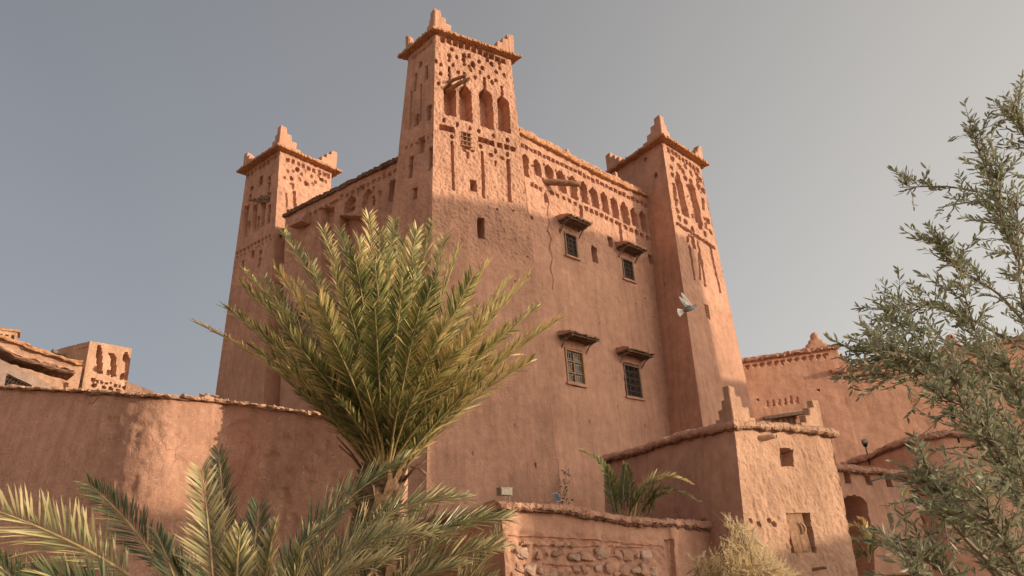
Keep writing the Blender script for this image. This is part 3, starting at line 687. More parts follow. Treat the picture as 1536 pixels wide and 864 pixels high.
# small hand-made shapes
def lump(name, c, ax, ay, az, mat, parent, mesh=None, sub=2, seed=0, rough=.28, smooth=True):
    if mesh is None:
        bm = bmesh.new(); bmesh.ops.create_cube(bm, size=2)
        bmesh.ops.subdivide_edges(bm, edges=bm.edges[:], cuts=sub-1 if sub > 1 else 1, use_grid_fill=True)
        for v in bm.verts:
            p = np.array(v.co[:]); q = p/np.linalg.norm(p)*1.15; p = p*.35+q*.65
            P = p[None, :]+seed*7.3; p = p*(1+rough*vn(P, 1.3, 2)[0]); v.co = Vector(p)
        mesh = bpy.data.meshes.new(name); bm.to_mesh(mesh); bm.free(); mesh.materials.append(mat)
        mesh.polygons.foreach_set('use_smooth', [smooth]*len(mesh.polygons))
    o = bpy.data.objects.new(name, mesh); COL.objects.link(o); c = np.asarray(c, float)
    Mx = Matrix.Identity(4)
    for i in range(3): Mx[i][0] = ax[i]; Mx[i][1] = ay[i]; Mx[i][2] = az[i]
    base = WL[parent.name] if parent is not None else np.zeros(3)
    for i in range(3): Mx[i][3] = c[i]-base[i]
    if parent is not None: o.parent = parent
    o.matrix_basis = Mx; WL[o.name] = c
    return o, mesh

# ------------------------------------------------------------------ neighbouring kasbah outside the frame on the right (it shades the lower walls)
sa_ = np.array([math.cos(SUN_AZ), math.sin(SUN_AZ), 0]); sb_ = np.array([-math.sin(SUN_AZ), math.cos(SUN_AZ), 0])
nk_ = thing('neighbouring_kasbah', sa_*38+sb_*20, 'large mud kasbah outside the frame to the right that shades the lower walls', 'kasbah')
S0 = 34.0
for q0_, q1_, z_, dep_ in ((10.5, 12.45, 9.95, 4), (12.95, 15.75, 9.3, 5), (15.75, 18.85, 7.0, 6), (18.85, 28.6, 19.85, 9), (28.6, 34, 13.6, 8)):
    c_ = [sa_*S0+sb_*q0_, sa_*S0+sb_*q1_, sa_*(S0+dep_)+sb_*q1_, sa_*(S0+dep_)+sb_*q0_]
    T_ = [p+UP*z_ for p in c_]; ctr = sum(T_)/4; B_ = [p*1.0+hz(p-ctr*[1, 1, 0])*.0-UP*.1 for p in c_]
    P_ = []
    for i_ in range(4):
        fc = Face(B_[(i_+1) % 4], B_[i_], T_[(i_+1) % 4], T_[i_])
        if i_ == 0:
            for k in range(int((q1_-q0_)/1.6)):
                for zz_ in np.arange(2.2, z_-1.2, 3.2): fc.poly([(.8+k*1.6-.2, -zz_-.7), (.8+k*1.6+.2, -zz_-.7), (.8+k*1.6+.2, -zz_), (.8+k*1.6-.2, -zz_)], .3)
        P_.append(fc.mesh(.16, amp=lambda t: .015))
    V_, F_ = join(P_); mk('wall', V_, F_, M_mud, nk_)
    m = MB(); m.add(T_, [(0, 1, 2, 3)]); m.build('roof', M_mud, nk_)

# ------------------------------------------------------------------ left garden wall
gw = thing('garden_wall', (-6, 12.5, 0), 'long wavy mud wall with a crumbling stone coping left of the tall palm', 'wall')
wp = [(-330, 566, 17.6), (-60, 580, 15.0), (5, 584, 14.75), (120, 590, 14.15), (215, 597, 13.65), (250, 599, 13.72), (340, 606, 14.75), (440, 620, 14.3), (540, 636, 13.85), (598, 646, 13.5)]
tops = [atY(*p) for p in wp]
cum = np.r_[0, np.cumsum([np.linalg.norm((tops[i+1]-tops[i])[:2]) for i in range(len(tops)-1)])]
fine = []
NX = int(cum[-1]/.045)
sarr = np.linspace(0, cum[-1], NX)
TP = np.stack([np.interp(sarr, cum, [t[k] for t in tops]) for k in range(3)], 1)
def smooth_curve(A, k):
    B = np.pad(A, ((k, k), (0, 0)), 'edge'); ker = np.hanning(2*k+1); ker /= ker.sum()
    return np.stack([np.convolve(B[:, j], ker, 'valid') for j in range(A.shape[1])], 1)
TP = smooth_curve(TP, 9)
dT = np.gradient(TP, axis=0); dT[:, 2] = 0; dT /= np.linalg.norm(dT, axis=1)[:, None]; nT = np.c_[dT[:, 1], -dT[:, 0], np.zeros(len(dT))]
zs = np.r_[np.arange(0, 3.6, .045), np.arange(3.6, 5.6, .25)]
Hh = TP[:, 2]
V = []
for zq in zs:
    tt = np.minimum(zq, Hh+.2); P = TP-UP*tt[:, None]; V.append(P+nT*(.09*tt)[:, None])
V = np.stack(V, 0).reshape(-1, 3); NN = np.tile(nT, (len(zs), 1)); SS = np.tile(sarr, len(zs)); ZZ = np.repeat(zs, NX)
# the swollen, eroded patch
sA, sB = np.interp(215, [p[0] for p in wp], cum), np.interp(350, [p[0] for p in wp], cum)
patch = np.clip((SS-sA+.25*fbm(V, 1.8, 3, 44))/.3, 0, 1)*np.clip((sB-SS)/.4, 0, 1)
disp = fbm(V, .8, 2, 41)*.03+fbm(V, 8, 3, 42)*(.008+.035*patch)
ero = np.clip(fbm(V, 2.6, 4, 43)*7-.5, 0, 1)*.045*np.clip((SS-sA+2.2)/2, 0, 1); disp -= ero*(1-patch*.4)
def pit(px_, py_, r_, d_):
    global disp
    s_ = np.interp(px_, [p[0] for p in wp], cum); i_ = int(np.argmin(abs(sarr-s_))); p0 = TP[i_]; q = atV(px_, py_, p0+nT[i_]*.2, dT[i_])
    dd = np.linalg.norm((V-q)*[1, 1, .8], axis=1); disp = disp-d_*np.clip(1.4-dd/r_, 0, 1)
for a_ in ((276, 664, .07, .18), (147, 723, .06, .15), (292, 612, .06, .16), (292, 625, .05, .12), (289, 618, .05, .12), (347, 781, .05, .12), (495, 700, .05, .1), (470, 732, .05, .12), (500, 728, .05, .12), (487, 702, .04, .1)): pit(*a_)
V = V+NN*disp[:, None]
idx = np.arange(len(zs)*NX).reshape(len(zs), NX); F = np.stack([idx[:-1, :-1], idx[1:, :-1], idx[1:, 1:], idx[:-1, 1:]], -1).reshape(-1, 4)
mk('wall_face', V, F, M_mudL, gw, True)
# thickness, top and back
bk = TP-nT*.45; m = MB(); k = 6; ii = list(range(0, NX, k))+[NX-1]
for a_, b_ in zip(ii[:-1], ii[1:]):
    m.add([TP[a_]+nT[a_]*.03, TP[b_]+nT[b_]*.03, bk[b_], bk[a_]], [(0, 1, 2, 3)]); m.add([bk[a_], bk[b_], bk[b_]*[1, 1, 0], bk[a_]*[1, 1, 0]], [(0, 1, 2, 3)])
e = NX-1; m.add([TP[e]+nT[e]*.06, bk[e], bk[e]*[1, 1, 0], (TP[e]+nT[e]*.5)*[1, 1, 0]], [(0, 1, 2, 3)])
m.build('wall_back', M_mudL, gw)
# brushwood layer under the coping stones and the stones
coping(gw, [TP[i] for i in ii], [nT[i] for i in ii], .45, .07, .035, M_cop, seg=.2, jit=.014, name='brush_layer')
variants = [None]*7; s_ = .05; n_st = 0
while s_ < cum[-1]-.05 and n_st < 290:
    sz = rng.uniform(.05, .11); i_ = int(np.clip(s_/cum[-1]*NX, 0, NX-1)); p = TP[i_]+UP*(.045+.02*rng.random())+nT[i_]*rng.uniform(-.06, .05); k = n_st % 7
    a_ = rng.uniform(-.5, .5); ax = dT[i_]*math.cos(a_)+nT[i_]*math.sin(a_); ay = np.cross(UP, ax)
    big_ = 1.5 if (275 < np.interp(s_, cum, [q[0] for q in wp]) < 345 and rng.random() < .3) else 1
    o_, variants[k] = lump('coping_stone', p, ax*sz*big_, ay*.10, (UP+nT[i_]*rng.normal(0, .2))*rng.uniform(.022, .04)*big_, M_house, gw, variants[k], 2, k, .35, False)
    s_ += sz*1.7; n_st += 1
m = MB(); q = [atV(x, y, TP[200]+nT[200]*.12, dT[200]) for x, y in ((148, 592), (146, 598), (138, 606), (134, 605), (137, 602))]; m.tube(q, .006, 5); m.build('wire_loop', M_iron, gw, True)

# ------------------------------------------------------------------ front low wall with embedded stones
hc = atY(1101, 640, 15.5); hzt = hc[2]; hR = atZ(1246, 652, hzt); hL = atZ(905, 690, hzt)
lw = thing('low_terrace_wall', (2, 13, 0), 'low mud wall with embedded stones in front of the kasbah, left of the small house', 'wall')
wl0 = atY(752, 764, 13.0); hd = hz(hL-hc); wl1 = atV(1076, 792, hc+hd*.75, hd)
dW = hz(wl1-wl0); nW = np.cross(dW, UP); nW = nW if nW[1] < 0 else -nW
FW = Face(wl0*[1, 1, 0]+nW*.15-UP*.1, wl1*[1, 1, 0]+nW*.15-UP*.1, wl0, wl1)
f = FW; zW = Z(720, 640, 3.84)
for (x, y), (x2, y2) in ((zW(160, 632), zW(700, 660)), (zW(700, 662), zW(1060, 700)), (zW(310, 690), zW(1060, 706)), (zW(360, 800), zW(700, 812))):
    f.poly([f.st(x, y)+[0, .02], f.st(x2, y2)+[0, .02], f.st(x2, y2)-[0, .02], f.st(x, y)-[0, .02]], .03)
f.poly([f.st(*zW(1062, 655)), f.st(*zW(1098, 650)), f.st(*zW(1130, 1000)), f.st(*zW(1085, 1000))], .10)
def low_disp():
    V_, F_ = f.mesh(.022, 2.4, .2, lambda tm: .018, 7)
    tt = (V_-f.TL)@f.ey; ss = (V_-f.TL)@f.ex; s1 = f.st(*zW(1075, 700))[0]; s2 = f.st(*zW(1090, 700))[0]
    rub = np.clip((-tt-.30)/.1, 0, 1)*np.clip((s1-ss)/.05, 0, 1)
    d = rub*(fbm(V_, 5.5, 4, 51)*.09-.35*np.clip(vn(V_, 6, 52)-.3, 0, 1)*.2)-.01*rub+np.clip((ss-s2)/.03, 0, 1)*.05
    # hollows around the stones
    return V_+f.n*d[:, None], F_
V_, F_ = low_disp(); mk('wall_face', V_, F_, M_mud, lw)
# return on the left, thickness, back
wl2 = wl0+hz(np.cross(UP, dW))*3.2*-1; side = hz(np.array([-.55, .83, 0])); w3 = wl0+side*3.5
FS = Face(w3*[1, 1, 0]-UP*.1, wl0*[1, 1, 0]+nW*.15-UP*.1, w3, wl0); V_, F_ = FS.mesh(.05, amp=lambda t: .03); mk('wall_face', V_, F_, M_mud, lw)
coping(lw, [wl0-dW*.10, wl0+dW*1.2, (wl0+wl1)/2-UP*.06, wl1-dW*.1], [nW]*4, .45, .14, .12, M_mud, jit=.024, seg=.035)
coping(lw, [wl0-dW*.08-UP*.045, wl0+dW*1.2-UP*.045, (wl0+wl1)/2-UP*.105, wl1-dW*.1-UP*.045], [nW]*4, .3, .12, .045, M_cop, jit=.024, seg=.035, name='brush_layer')
ns = hz(np.cross(side, UP)); ns = ns if ns[0] < 0 else -ns
coping(lw, [wl0-UP*.01, w3-UP*.01], [ns]*2, .3, .12, .12, M_mud, jit=.024, seg=.04)
sm = [None]*8
for i, (x, y, a_, b_) in enumerate(((240, 725, 42, 30), (262, 672, 26, 16), (342, 747, 20, 22), (433, 680, 10, 9), (490, 685, 12, 8), (540, 686, 15, 10), (540, 748, 27, 20), (605, 744, 38, 24), (690, 724, 33, 37), (785, 738, 32, 30), (850, 742, 38, 32), (955, 743, 33, 33), (905, 745, 13, 16), (445, 728, 22, 14), (283, 815, 26, 38), (225, 812, 26, 24), (348, 830, 16, 14), (545, 822, 25, 30), (605, 826, 22, 22), (680, 818, 22, 22), (735, 815, 26, 36), (835, 820, 30, 36), (895, 825, 22, 18), (945, 825, 33, 36), (1000, 832, 20, 26), (185, 672, 14, 12), (390, 735, 12, 10), (655, 770, 10, 8), (780, 850, 20, 18), (480, 850, 22, 16), (410, 850, 24, 16), (200, 860, 26, 20), (320, 870, 26, 16))):
    P = f.hit(*zW(x, y)); dpt = np.dot(P-CAM, cF); a2 = a_/3.84*dpt/FPX*.95/abs(np.dot(f.ex, cR)); b2 = b_/3.84*dpt/FPX*.85; k = i % 8; an_ = rng.uniform(-.4, .4)
    ax = f.ex*math.cos(an_)+f.ey*math.sin(an_); ay = f.ey*math.cos(an_)-f.ex*math.sin(an_)
    o_, sm[k] = lump('stone', P+f.n*(.018-min(a2, b2)*.12), ax*a2*.98, ay*b2*.98, f.n*min(a2, b2)*.62, M_stone if k % 3 else M_stone2, lw, sm[k], 3, k+20, .68, False)
# things on the terrace wall
P = atV(757, 745, wl0-nW*.1, dW); P[2] = wl0[2]+.12
fx = thing('floodlight', P, 'small dusty floodlight standing on the left corner of the low wall', 'floodlight')
m = MB(); m.box(P+UP*.19, dW, nW, UP, .125, .07, .06); m.box(P+UP*.19+nW*.075, dW, nW, UP, .115, .006, .05); m.box(P+UP*.255, dW, nW, UP, .13, .075, .008); m.build('housing', M_beige, fx)
m = MB(); m.tube([P-UP*.02, P+UP*.14], .014, 6); m.tube([P-UP*.02+dW*.10, P+UP*.16+dW*.10], .01, 6); m.build('stand', M_beige, fx)
P = atV(836, 756, wl0-nW*.15, dW); 
sp = thing('solar_panel', P, 'tiny tilted solar panel on the low wall in front of the kasbah', 'solar panel')
su = unit(UP*.9-dW*.2-nW*.35); sx_ = unit(dW-su*(dW@su)); sn = unit(np.cross(sx_, su)); sn = sn if sn@nW > 0 else -sn
M_cell = plain('solar_cells', (.055, .065, .085), .55, .2, 40, 0); M_alu = plain('aluminium_frame', (.30, .29, .28), .5, .1, 30, 0, metal=.3)
m = MB(); m.box(P+UP*.12, sx_, su, sn, .075, .085, .008); m.build('frame', M_alu, sp)
m = MB()
for i in range(3):
    for j in range(4): m.box(P+UP*.12+sx_*(i-1)*.044+su*(j-1.5)*.037+sn*.009, sx_, su, sn, .020, .017, .002)
m.build('cell', M_cell, sp)['kind'] = 'stuff'
m = MB(); m.tube([P-UP*.08, P+UP*.06], .012, 6); m.build('stand', M_alu, sp)
P = atV(1060, 778, wl0-nW*.08, dW)
def lathe(c, prof, n=14):
    V = []; F = []
    for r_, z_ in prof:
        for k in range(n): th = 2*math.pi*k/n; V.append(c+np.array([r_*math.cos(th), r_*math.sin(th), z_]))
    for i in range(len(prof)-1):
        for k in range(n): F.append((i*n+k, i*n+(k+1) % n, (i+1)*n+(k+1) % n, (i+1)*n+k))
    F.append(tuple(range(n))[::-1]); return V, F
M_terra = plain('terracotta', (.30, .14, .08), .7, .3, 20, .2)
m = MB(); m.add(*lathe(P-UP*.06, [(.10, 0), (.135, .03), (.125, .07), (.06, .11), (.035, .125), (.05, .14), (.045, .16), (.015, .175), (.0, .178)])); tag(m.build('terracotta_pot', M_terra, None, True), 'small round terracotta pot on the right end of the low wall', 'pot')

# ------------------------------------------------------------------ small house on the right
ho = thing('small_house', (5, 16, 0), 'small sunlit mud house with stepped corner merlons, right of the low wall', 'house')
hcb = atY(1124, 858, 14.95); 
hcg = line_z(hc, hcb, -.1)
dF = hz(hR-hc); hRb = atV(1287, 864, hcb, dF); hRg = line_z(hR, hRb, -.1)
hLg = hL*[1, 1, 0]+(hcg-hc)*[1, 1, 0]*.6-UP*.1
hQ = hL+hR-hc; hQg = hLg+hRg-hcg
FH = Face(hcg, hRg, hc, hR); FHL = Face(hLg, hcg, hL, hc); f = FH; zH = Z(1060, 580, 3.041)
f.ppoly([zH(333, 281), zH(390, 288), zH(394, 364), zH(340, 362)], .28)
f.ppoly([zH(364, 578), zH(470, 578), zH(503, 754), zH(390, 756)], .20)
for x, y in ((240, 625), (287, 612), (305, 628), (205, 612)): f.hole(*zH(x, y), 6, 8, .1)
def hamp(tm): return .022
V_, F_ = f.mesh(.022, 4.2, .1, hamp, 5)
# hand-daubed ridges hanging down the wall
P_ = V_*[2.0, 2.0, 1.25]; rid = np.abs(fbm(P_, 5.5, 4, 61)); dft = np.clip((-(V_-f.TL)@f.ey-.12)/.15, 0, 1)
V_ = V_+f.n*((.035-.15*rid)*dft*.30+fbm(V_, 9, 3, 62)*.012*dft)[:, None]
mk('front_wall', V_, F_, M_house, ho)
V_, F_ = FHL.mesh(.05, amp=lambda t: .014); mk('side_wall', V_, F_, M_mud, ho)
for fc in (Face(hRg, hQg, hR, hQ), Face(hQg, hLg, hQ, hL)): V_, F_ = fc.mesh(.2); mk('side_wall', V_, F_, M_house, ho)
m = MB(); m.add([hc-UP*.02, hR-UP*.02, hQ-UP*.02, hL-UP*.02], [(0, 1, 2, 3)]); m.build('roof', M_mud, ho)
nF = f.n*[1, 1, 0]; nF = unit(nF); nS = unit(FHL.n*[1, 1, 0])
rp = [(.13, -.01), (.17, .03), (.165, .08), (.10, .14), (.0, .17), (-.3, .18), (-.3, 0)]
coping(ho, [hc-dF*.0-UP*.03, (hc+hR)/2+UP*.01, hR+dF*.12-UP*.02], [unit(nF+nS), nF, nF], .3, .16, .17, M_house, jit=.017, seg=.035, prof=rp)
coping(ho, [hL+hd*.1-UP*.05, hL*.7+hc*.3-UP*.05, hL*.35+hc*.65+UP*.02, hc-UP*.03], [nS, nS, nS, unit(nF+nS)], .3, .16, .17, M_mud, jit=.017, seg=.035, prof=rp)
coping(ho, [hL+hd*.1-UP*.10, hL*.7+hc*.3-UP*.10, hL*.35+hc*.65-UP*.03, hc-UP*.07], [nS, nS, nS, unit(nF+nS)], .3, .13, .06, M_cop, jit=.024, seg=.04, name='brush_layer')
coping(ho, [hc-UP*.06, (hc+hR)/2-UP*.02, hR+dF*.1-UP*.05], [unit(nF+nS), nF, nF], .3, .12, .04, M_cop, jit=.024, seg=.04, name='brush_layer')
merlon(ho, hc+UP*.12+dF*.02+hd*.02, dF, hd, .72, .80, .17, M_house)
merlon(ho, hR+UP*.12-dF*.16+hd*.02, -dF, hd, .80, .70, .17, M_house)

P = f.hit(*zH(225, 234)); beam(ho, P-f.n*.15+f.ex*.0, P+f.n*.22+f.ex*.38-UP*.0, .065, .06, M_house, label='short round drain spout'); P2 = P+f.n*.22+f.ex*.38
m = MB(); e_ = unit(f.n*.22+f.ex*.53); m.tube([P2-e_*.01, P2+e_*.012], .036, 10); m.build('spout_mouth', M_dark, ho)
P = f.hit(*zH(432, 665)); m = MB(); m.box(P-f.n*.12, f.ex, f.ey, f.n, .27, .42, .02)
for k in range(4): m.box(P-f.n*.09+f.ex*(-.2+.133*k), f.ex, f.ey, f.n, .062, .41, .014, .004)
nb = m.build('niche_board', M_wood, ho)
m = MB(); q0 = f.hit(*zH(440, 645))-f.n*.03; m.tube([q0+f.ex*(.085*math.cos(t)-.02)+f.ey*.11*math.sin(t)+f.n*.02*math.cos(t) for t in np.linspace(-1.7, 1.7, 9)], [.008, .018, .026, .03, .032, .03, .026, .018, .008], 7); m.build('crescent_handle', M_ochre, ho, True)
P = f.hit(*zH(480, 835)); beam(ho, P-f.n*.1, P+f.n*.25+f.ex*.15, .03, .03, M_wood)

# ------------------------------------------------------------------ arched gate building
g0 = atY(1250, 702, 18.8); gz = g0[2]; g1 = atY(1371, 718, 20.6); g1[2] = g1[2]; dG = hz(g1-g0); nG = unit(np.cross(dG, UP)); nG = nG if nG[1] < 0 else -nG
gt = thing('arched_gate_house', (10, 19, 0), 'mud gate building with a round arch, right behind the small house', 'gate')
g0e = g0-dG*1.5
gb = atV(1400, 864, g1+nG*.2, dG); g1g = line_z(g1, gb, -.1)
FG = Face(g0e*[1, 1, 0]+nG*.3-UP*.1, g1g, g0e, g1); f = FG
for x, y in ((643, 418), (740, 428), (832, 435)): f.rect(*zH(x, y), 8.3, 12.5, .35)
arc = [zH(610, 900), zH(610, 520)]+[zH(672+62*math.cos(t), 560-64*math.sin(t)) for t in np.linspace(2.6, 0, 10)]+[zH(745, 640), zH(760, 750), zH(765, 900)]
f.ppoly(arc, 1.1)
V_, F_ = f.mesh(.035, amp=lambda t: .02); mk('front_wall', V_, F_, M_mud, gt)
for fc in (Face(g1g, g1g+np.array([.5, 4, 0.]), g1, g1+np.array([.5, 4, 0.])),): V_, F_ = fc.mesh(.15); mk('side_wall', V_, F_, M_mud, gt)
m = MB(); m.add([g0e, g1, g1+[.5, 4, 0.], g0e+[.5, 4, 0.]], [(0, 1, 2, 3)]); m.build('roof', M_mud, gt)
coping(gt, [g0e-UP*.02, (g0+g1)/2, g1+dG*.1], [nG]*3, .3, .14, .16, M_mud, jit=.024, seg=.04, prof=rp)
coping(gt, [g0e-UP*.05, (g0+g1)/2-UP*.03, g1+dG*.08-UP*.03], [nG]*3, .3, .11, .04, M_cop, jit=.024, seg=.04, name='brush_layer')
P = f.hit(*zH(640, 560))-f.n*.95; m = MB(); m.box(P, f.ex, f.ey, f.n, .35, .42, .05); m.build('door', M_wood, gt)
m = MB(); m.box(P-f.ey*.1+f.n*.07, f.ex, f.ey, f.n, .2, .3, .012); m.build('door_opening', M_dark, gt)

# curved enclosure wall behind the gate
cw = thing('curved_enclosure_wall', (12, 20, 0), 'curving red enclosure wall with a thick coping behind the gate building and the olive tree', 'wall')
cp_ = [(1262, 702, 23.2), (1300, 690, 22.6), (1345, 671, 21.6), (1385, 660, 21.0), (1420, 654, 20.8), (1462, 656, 21.2), (1500, 661, 22.4), (1560, 672, 24)]
pts = np.array([atY(*p) for p in cp_]); tq = np.linspace(0, len(pts)-1, 60); CP = smooth_curve(np.stack([np.interp(tq, range(len(pts)), pts[:, k]) for k in range(3)], 1), 4)
dC = np.gradient(CP, axis=0); dC[:, 2] = 0; dC /= np.linalg.norm(dC, axis=1)[:, None]; nC = np.c_[dC[:, 1], -dC[:, 0], np.zeros(len(dC))]
zz = np.linspace(0, 1, 60); V = np.stack([CP*(1, 1, 1-t)+nC*.3*t-UP*.1*t for t in zz], 0).reshape(-1, 3); V = V+np.tile(nC, (60, 1))*(fbm(V, 3, 3, 71)*.03)[:, None]
idx = np.arange(3600).reshape(60, 60); F = np.stack([idx[:-1, :-1], idx[1:, :-1], idx[1:, 1:], idx[:-1, 1:]], -1).reshape(-1, 4); mk('wall_face', V, F, M_red, cw)
coping(cw, list(CP), list(nC), .45, .16, .18, M_mud, jit=.03, seg=.08, prof=rp); coping(cw, list(CP-UP*.04), list(nC), .3, .13, .05, M_cop, jit=.02, seg=.08, name='brush_layer')
def spot(x, y0, y1, Y, lab):
    b_ = atY(x+1, y1, Y); t_ = atY(x-2, y0, Y); h = t_[2]-b_[2]
    t = thing('spotlight', b_, lab, 'spotlight', 'spotlights on short poles on the curved wall')
    m = MB(); m.tube([b_-UP*.15, b_+UP*h*.72], [.022, .018], 8); m.tube([b_+UP*h*.70, b_+UP*h*.82-nG*.02], [.03, .03], 8); m.build('pole', M_black, t, True)
    m = MB(); ax_ = unit(np.array([-.35, -.75, .5])); c_ = b_+UP*h*.86
    m.tube([c_-ax_*.12, c_-ax_*.09, c_+ax_*.02, c_+ax_*.11, c_+ax_*.13], [.03, .06, .08, .095, .09], 12); m.build('lamp_head', M_black, t, True)
    m = MB(); m.tube([c_+ax_*.128, c_+ax_*.134], .078, 12); m.build('lens', M_alu, t, True)
spot(1302, 662, 690, 22.4, 'black spotlight on a short pole above the arched gate building')
spot(1436, 622, 656, 20.9, 'black spotlight on a pole on the curved wall beside the olive tree')

# ------------------------------------------------------------------ red building on the right behind
rb = thing('red_background_building', (16, 33, 0), 'large smooth red mud building with stepped merlons behind the small house', 'building')
r0 = atY(1100, 546, 33.2); rz = r0[2]; r1 = atY(1252, 523, 32.95); dr = hz(r1-r0); nr = np.cross(dr, UP); nr = nr if nr[1] < 0 else -nr
FB = Face(r0*[1, 1, 0]+nr*.5-UP*.1, r1*[1, 1, 0]+nr*.5-UP*.1, r0, r1); f = FB; zB = Z(1080, 480, 3.368)
for i in range(12): 
    x, y = zB(138+i*35.5, 240-i*5.2); f.ppoly([(x-3.6, y-2.5), (x+3.6, y-3.2), (x, y+3)], .14)
f.hole(*zB(193, 402), 3.4, 4, .4); f.hole(*zB(497, 353), 4, 4, .4)
for i in range(6):
    x, y = zB(240+i*30, 420-i*4); f.ppoly([(x, y-6), (x+1.2, y-6), (x+2.6, y+6), (x-2.4, y+6)], .08)
f.ppoly([zB(265, 490), zB(380, 474), zB(380, 530), zB(265, 540)], .3)
V_, F_ = f.mesh(.07, amp=lambda t: .010, asc=3); mk('wall', V_, F_, M_red, rb)
P = f.hit(*zB(322, 505)); m = MB(); m.box(P-f.n*.2, f.ex, f.ey, f.n, .8, .6, .03)
for k in range(6): m.box(P-f.n*.14+f.ex*(-.65+.26*k), f.ex, f.ey, f.n, .1, .6, .02)
m.build('shutter', M_wood, rb); m = MB(); m.box(f.hit(*zB(322, 484))+f.n*.05, unit(f.hit(*zB(380, 474))-f.hit(*zB(265, 490))), f.ey, f.n, .95, .07, .12); m.build('lintel', M_woodg, rb)
coping(rb, [r0-UP*.02, r0*.6+r1*.4, r1+dr*.2], [nr]*3, .5, .22, .2, M_mud, jit=.035, seg=.1)
# lower, longer wing stepping to the right
q0 = atV(1250, 561, r1+nr*.05, dr); q1 = atV(1390, 537, q0, dr); q2 = atV(1700, 480, q0, dr)
FB2 = Face(q0*[1, 1, 0]+nr*.5-UP*.1-dr*.0, q2*[1, 1, 0]+nr*.5-UP*.1, q0, q2); f = FB2
for i in range(11): 
    x, y = 1256+i*12.5, 570-i*2.1; f.ppoly([(x-3, y-2.5), (x+3, y-3), (x, y+3)], .12)
for i in range(4): f.ppoly([(1460+i*10, 555), (1466+i*10, 554), (1463+i*10, 562)], .1)
V_, F_ = f.mesh(.08, amp=lambda t: .012, asc=3); V_ = V_-nr*.03; mk('wall', V_, F_, M_red, rb)
coping(rb, [q0-dr*.1-UP*.02, q1, q2], [nr]*3, .6, .25, .22, M_mud, jit=.04, seg=.12)
m = MB(); m.add([r0, r1, r1-nr*3, r0-nr*3], [(0, 1, 2, 3)]); m.add([r1, r1-nr*3, (r1-nr*3)*[1, 1, 0], r1*[1, 1, 0]], [(0, 1, 2, 3)]); m.add([q0, q2, q2-nr*6, q0-nr*6], [(0, 1, 2, 3)]); m.add([r0, r0-nr*3, (r0-nr*3)*[1, 1, 0], r0*[1, 1, 0]], [(0, 1, 2, 3)]); m.add([r0-nr*3, q2-nr*6, (q2-nr*6)*[1, 1, 0], (r0-nr*3)*[1, 1, 0]], [(0, 1, 2, 3)]); m.build('roof', M_mud, rb)
def pyr_merlon(parent, xc, y0, y1, wpx, P0, d, n_, mat):
    """symmetrical stepped merlon standing on a wall"""
    a = atV(xc-wpx/2, y1, P0, d); b = atV(xc+wpx/2, y1, P0, d); t = atV(xc, y0, P0, d); c = (a+b)/2; W = np.linalg.norm((b-a)[:2])/2; H = t[2]-c[2]
    half = [(W, 0), (W, H*.22), (W*.72, H*.22), (W*.72, H*.42), (W*.46, H*.42), (W*.46, H*.62), (W*.24, H*.62), (W*.22, H*.9), (W*.1, H)]
    prof = half+[(-x, y) for x, y in half[::-1]]
    m = MB(); V, F = extrude_profile(prof, c-UP*.05, d, UP, n_, .3); m.add(V, F); return m.build('merlon', mat, parent, True)
pyr_merlon(rb, 1226, 498, 527, 42, r0-nr*.1, dr, nr, M_red)
pyr_merlon(rb, 1344, 512, 543, 44, q0-nr*.1, dr, nr, M_red)
pyr_merlon(rb, 1432, 500, 530, 44, q0-nr*.1, dr, nr, M_red)
c_ = atV(1254, 553, q0-nr*.1, dr); t_ = atV(1254, 526, q0-nr*.1, dr); merlon(rb, c_, dr, nr*-1, .95, t_[2]-c_[2], .3, M_red, 4, False)

# ------------------------------------------------------------------ buildings behind the left wall
zL = Z(0, 480, 3.928)
lt = thing('small_left_tower', (-17, 27, 0), 'small square sunlit tower with three niches above the left wall', 'tower')
c3 = atY(135, 511, 18); zc = c3[2]; La = atZ(84, 525, zc); Ra = atZ(198, 523, zc)
cb = atY(126, 590, 17.93); dl = hz(La-c3); dr_ = hz(Ra-c3); Rb = atV(198.5, 596, cb, dr_); Lb = atV(84, 590, cb, dl)
G_ = lambda t, b: line_z(t, b, -.1)
cg, Rg, Lg = cb*[1, 1, 0]-UP*.1, Rb*[1, 1, 0]-UP*.1, Lb*[1, 1, 0]-UP*.1
ft_ = Face(cg, Rg, c3, Ra); fl_ = Face(Lg, cg, La, c3); f = ft_
f.ppoly([zL(580, 145), zL(590, 150), zL(600, 210), zL(600, 315), zL(572, 315), zL(572, 210)], .3); f.ppoly([zL(640, 195), zL(665, 195), zL(685, 225), zL(682, 332), zL(655, 332), zL(655, 210)], .3)
f.ppoly([zL(738, 190), zL(748, 195), zL(765, 235), zL(763, 358), zL(738, 355), zL(738, 250), zL(725, 230)], .3)
for x, y, a_, b_ in ((562, 293, 5, 8), (642, 310, 5, 8), (720, 335, 6, 8), (548, 355, 5, 6), (555, 385, 7, 6), (610, 397, 5, 4.5), (652, 408, 6, 9), (697, 415, 6, 4), (735, 398, 5, 4.5), (757, 405, 4.5, 5), (625, 373, 4, 3), (655, 373, 3, 3), (683, 383, 3.5, 4), (707, 387, 3.5, 4), (575, 362, 4, 3), (600, 368, 4, 3), (740, 430, 4, 5)): f.hole(*zL(x, y), a_, b_, .2)
Qa = La+Ra-c3
V_, F_ = join([f.mesh(.032, 3, .3, lambda t: .018, 8), fl_.mesh(.045, 3, .3, lambda t: .018, 8), Face(Rg, Qa*[1, 1, 0], Ra, Qa).mesh(.3), Face(Qa*[1, 1, 0], Lg, Qa, La).mesh(.3)]); mk('tower_wall', V_, F_, M_house, lt)
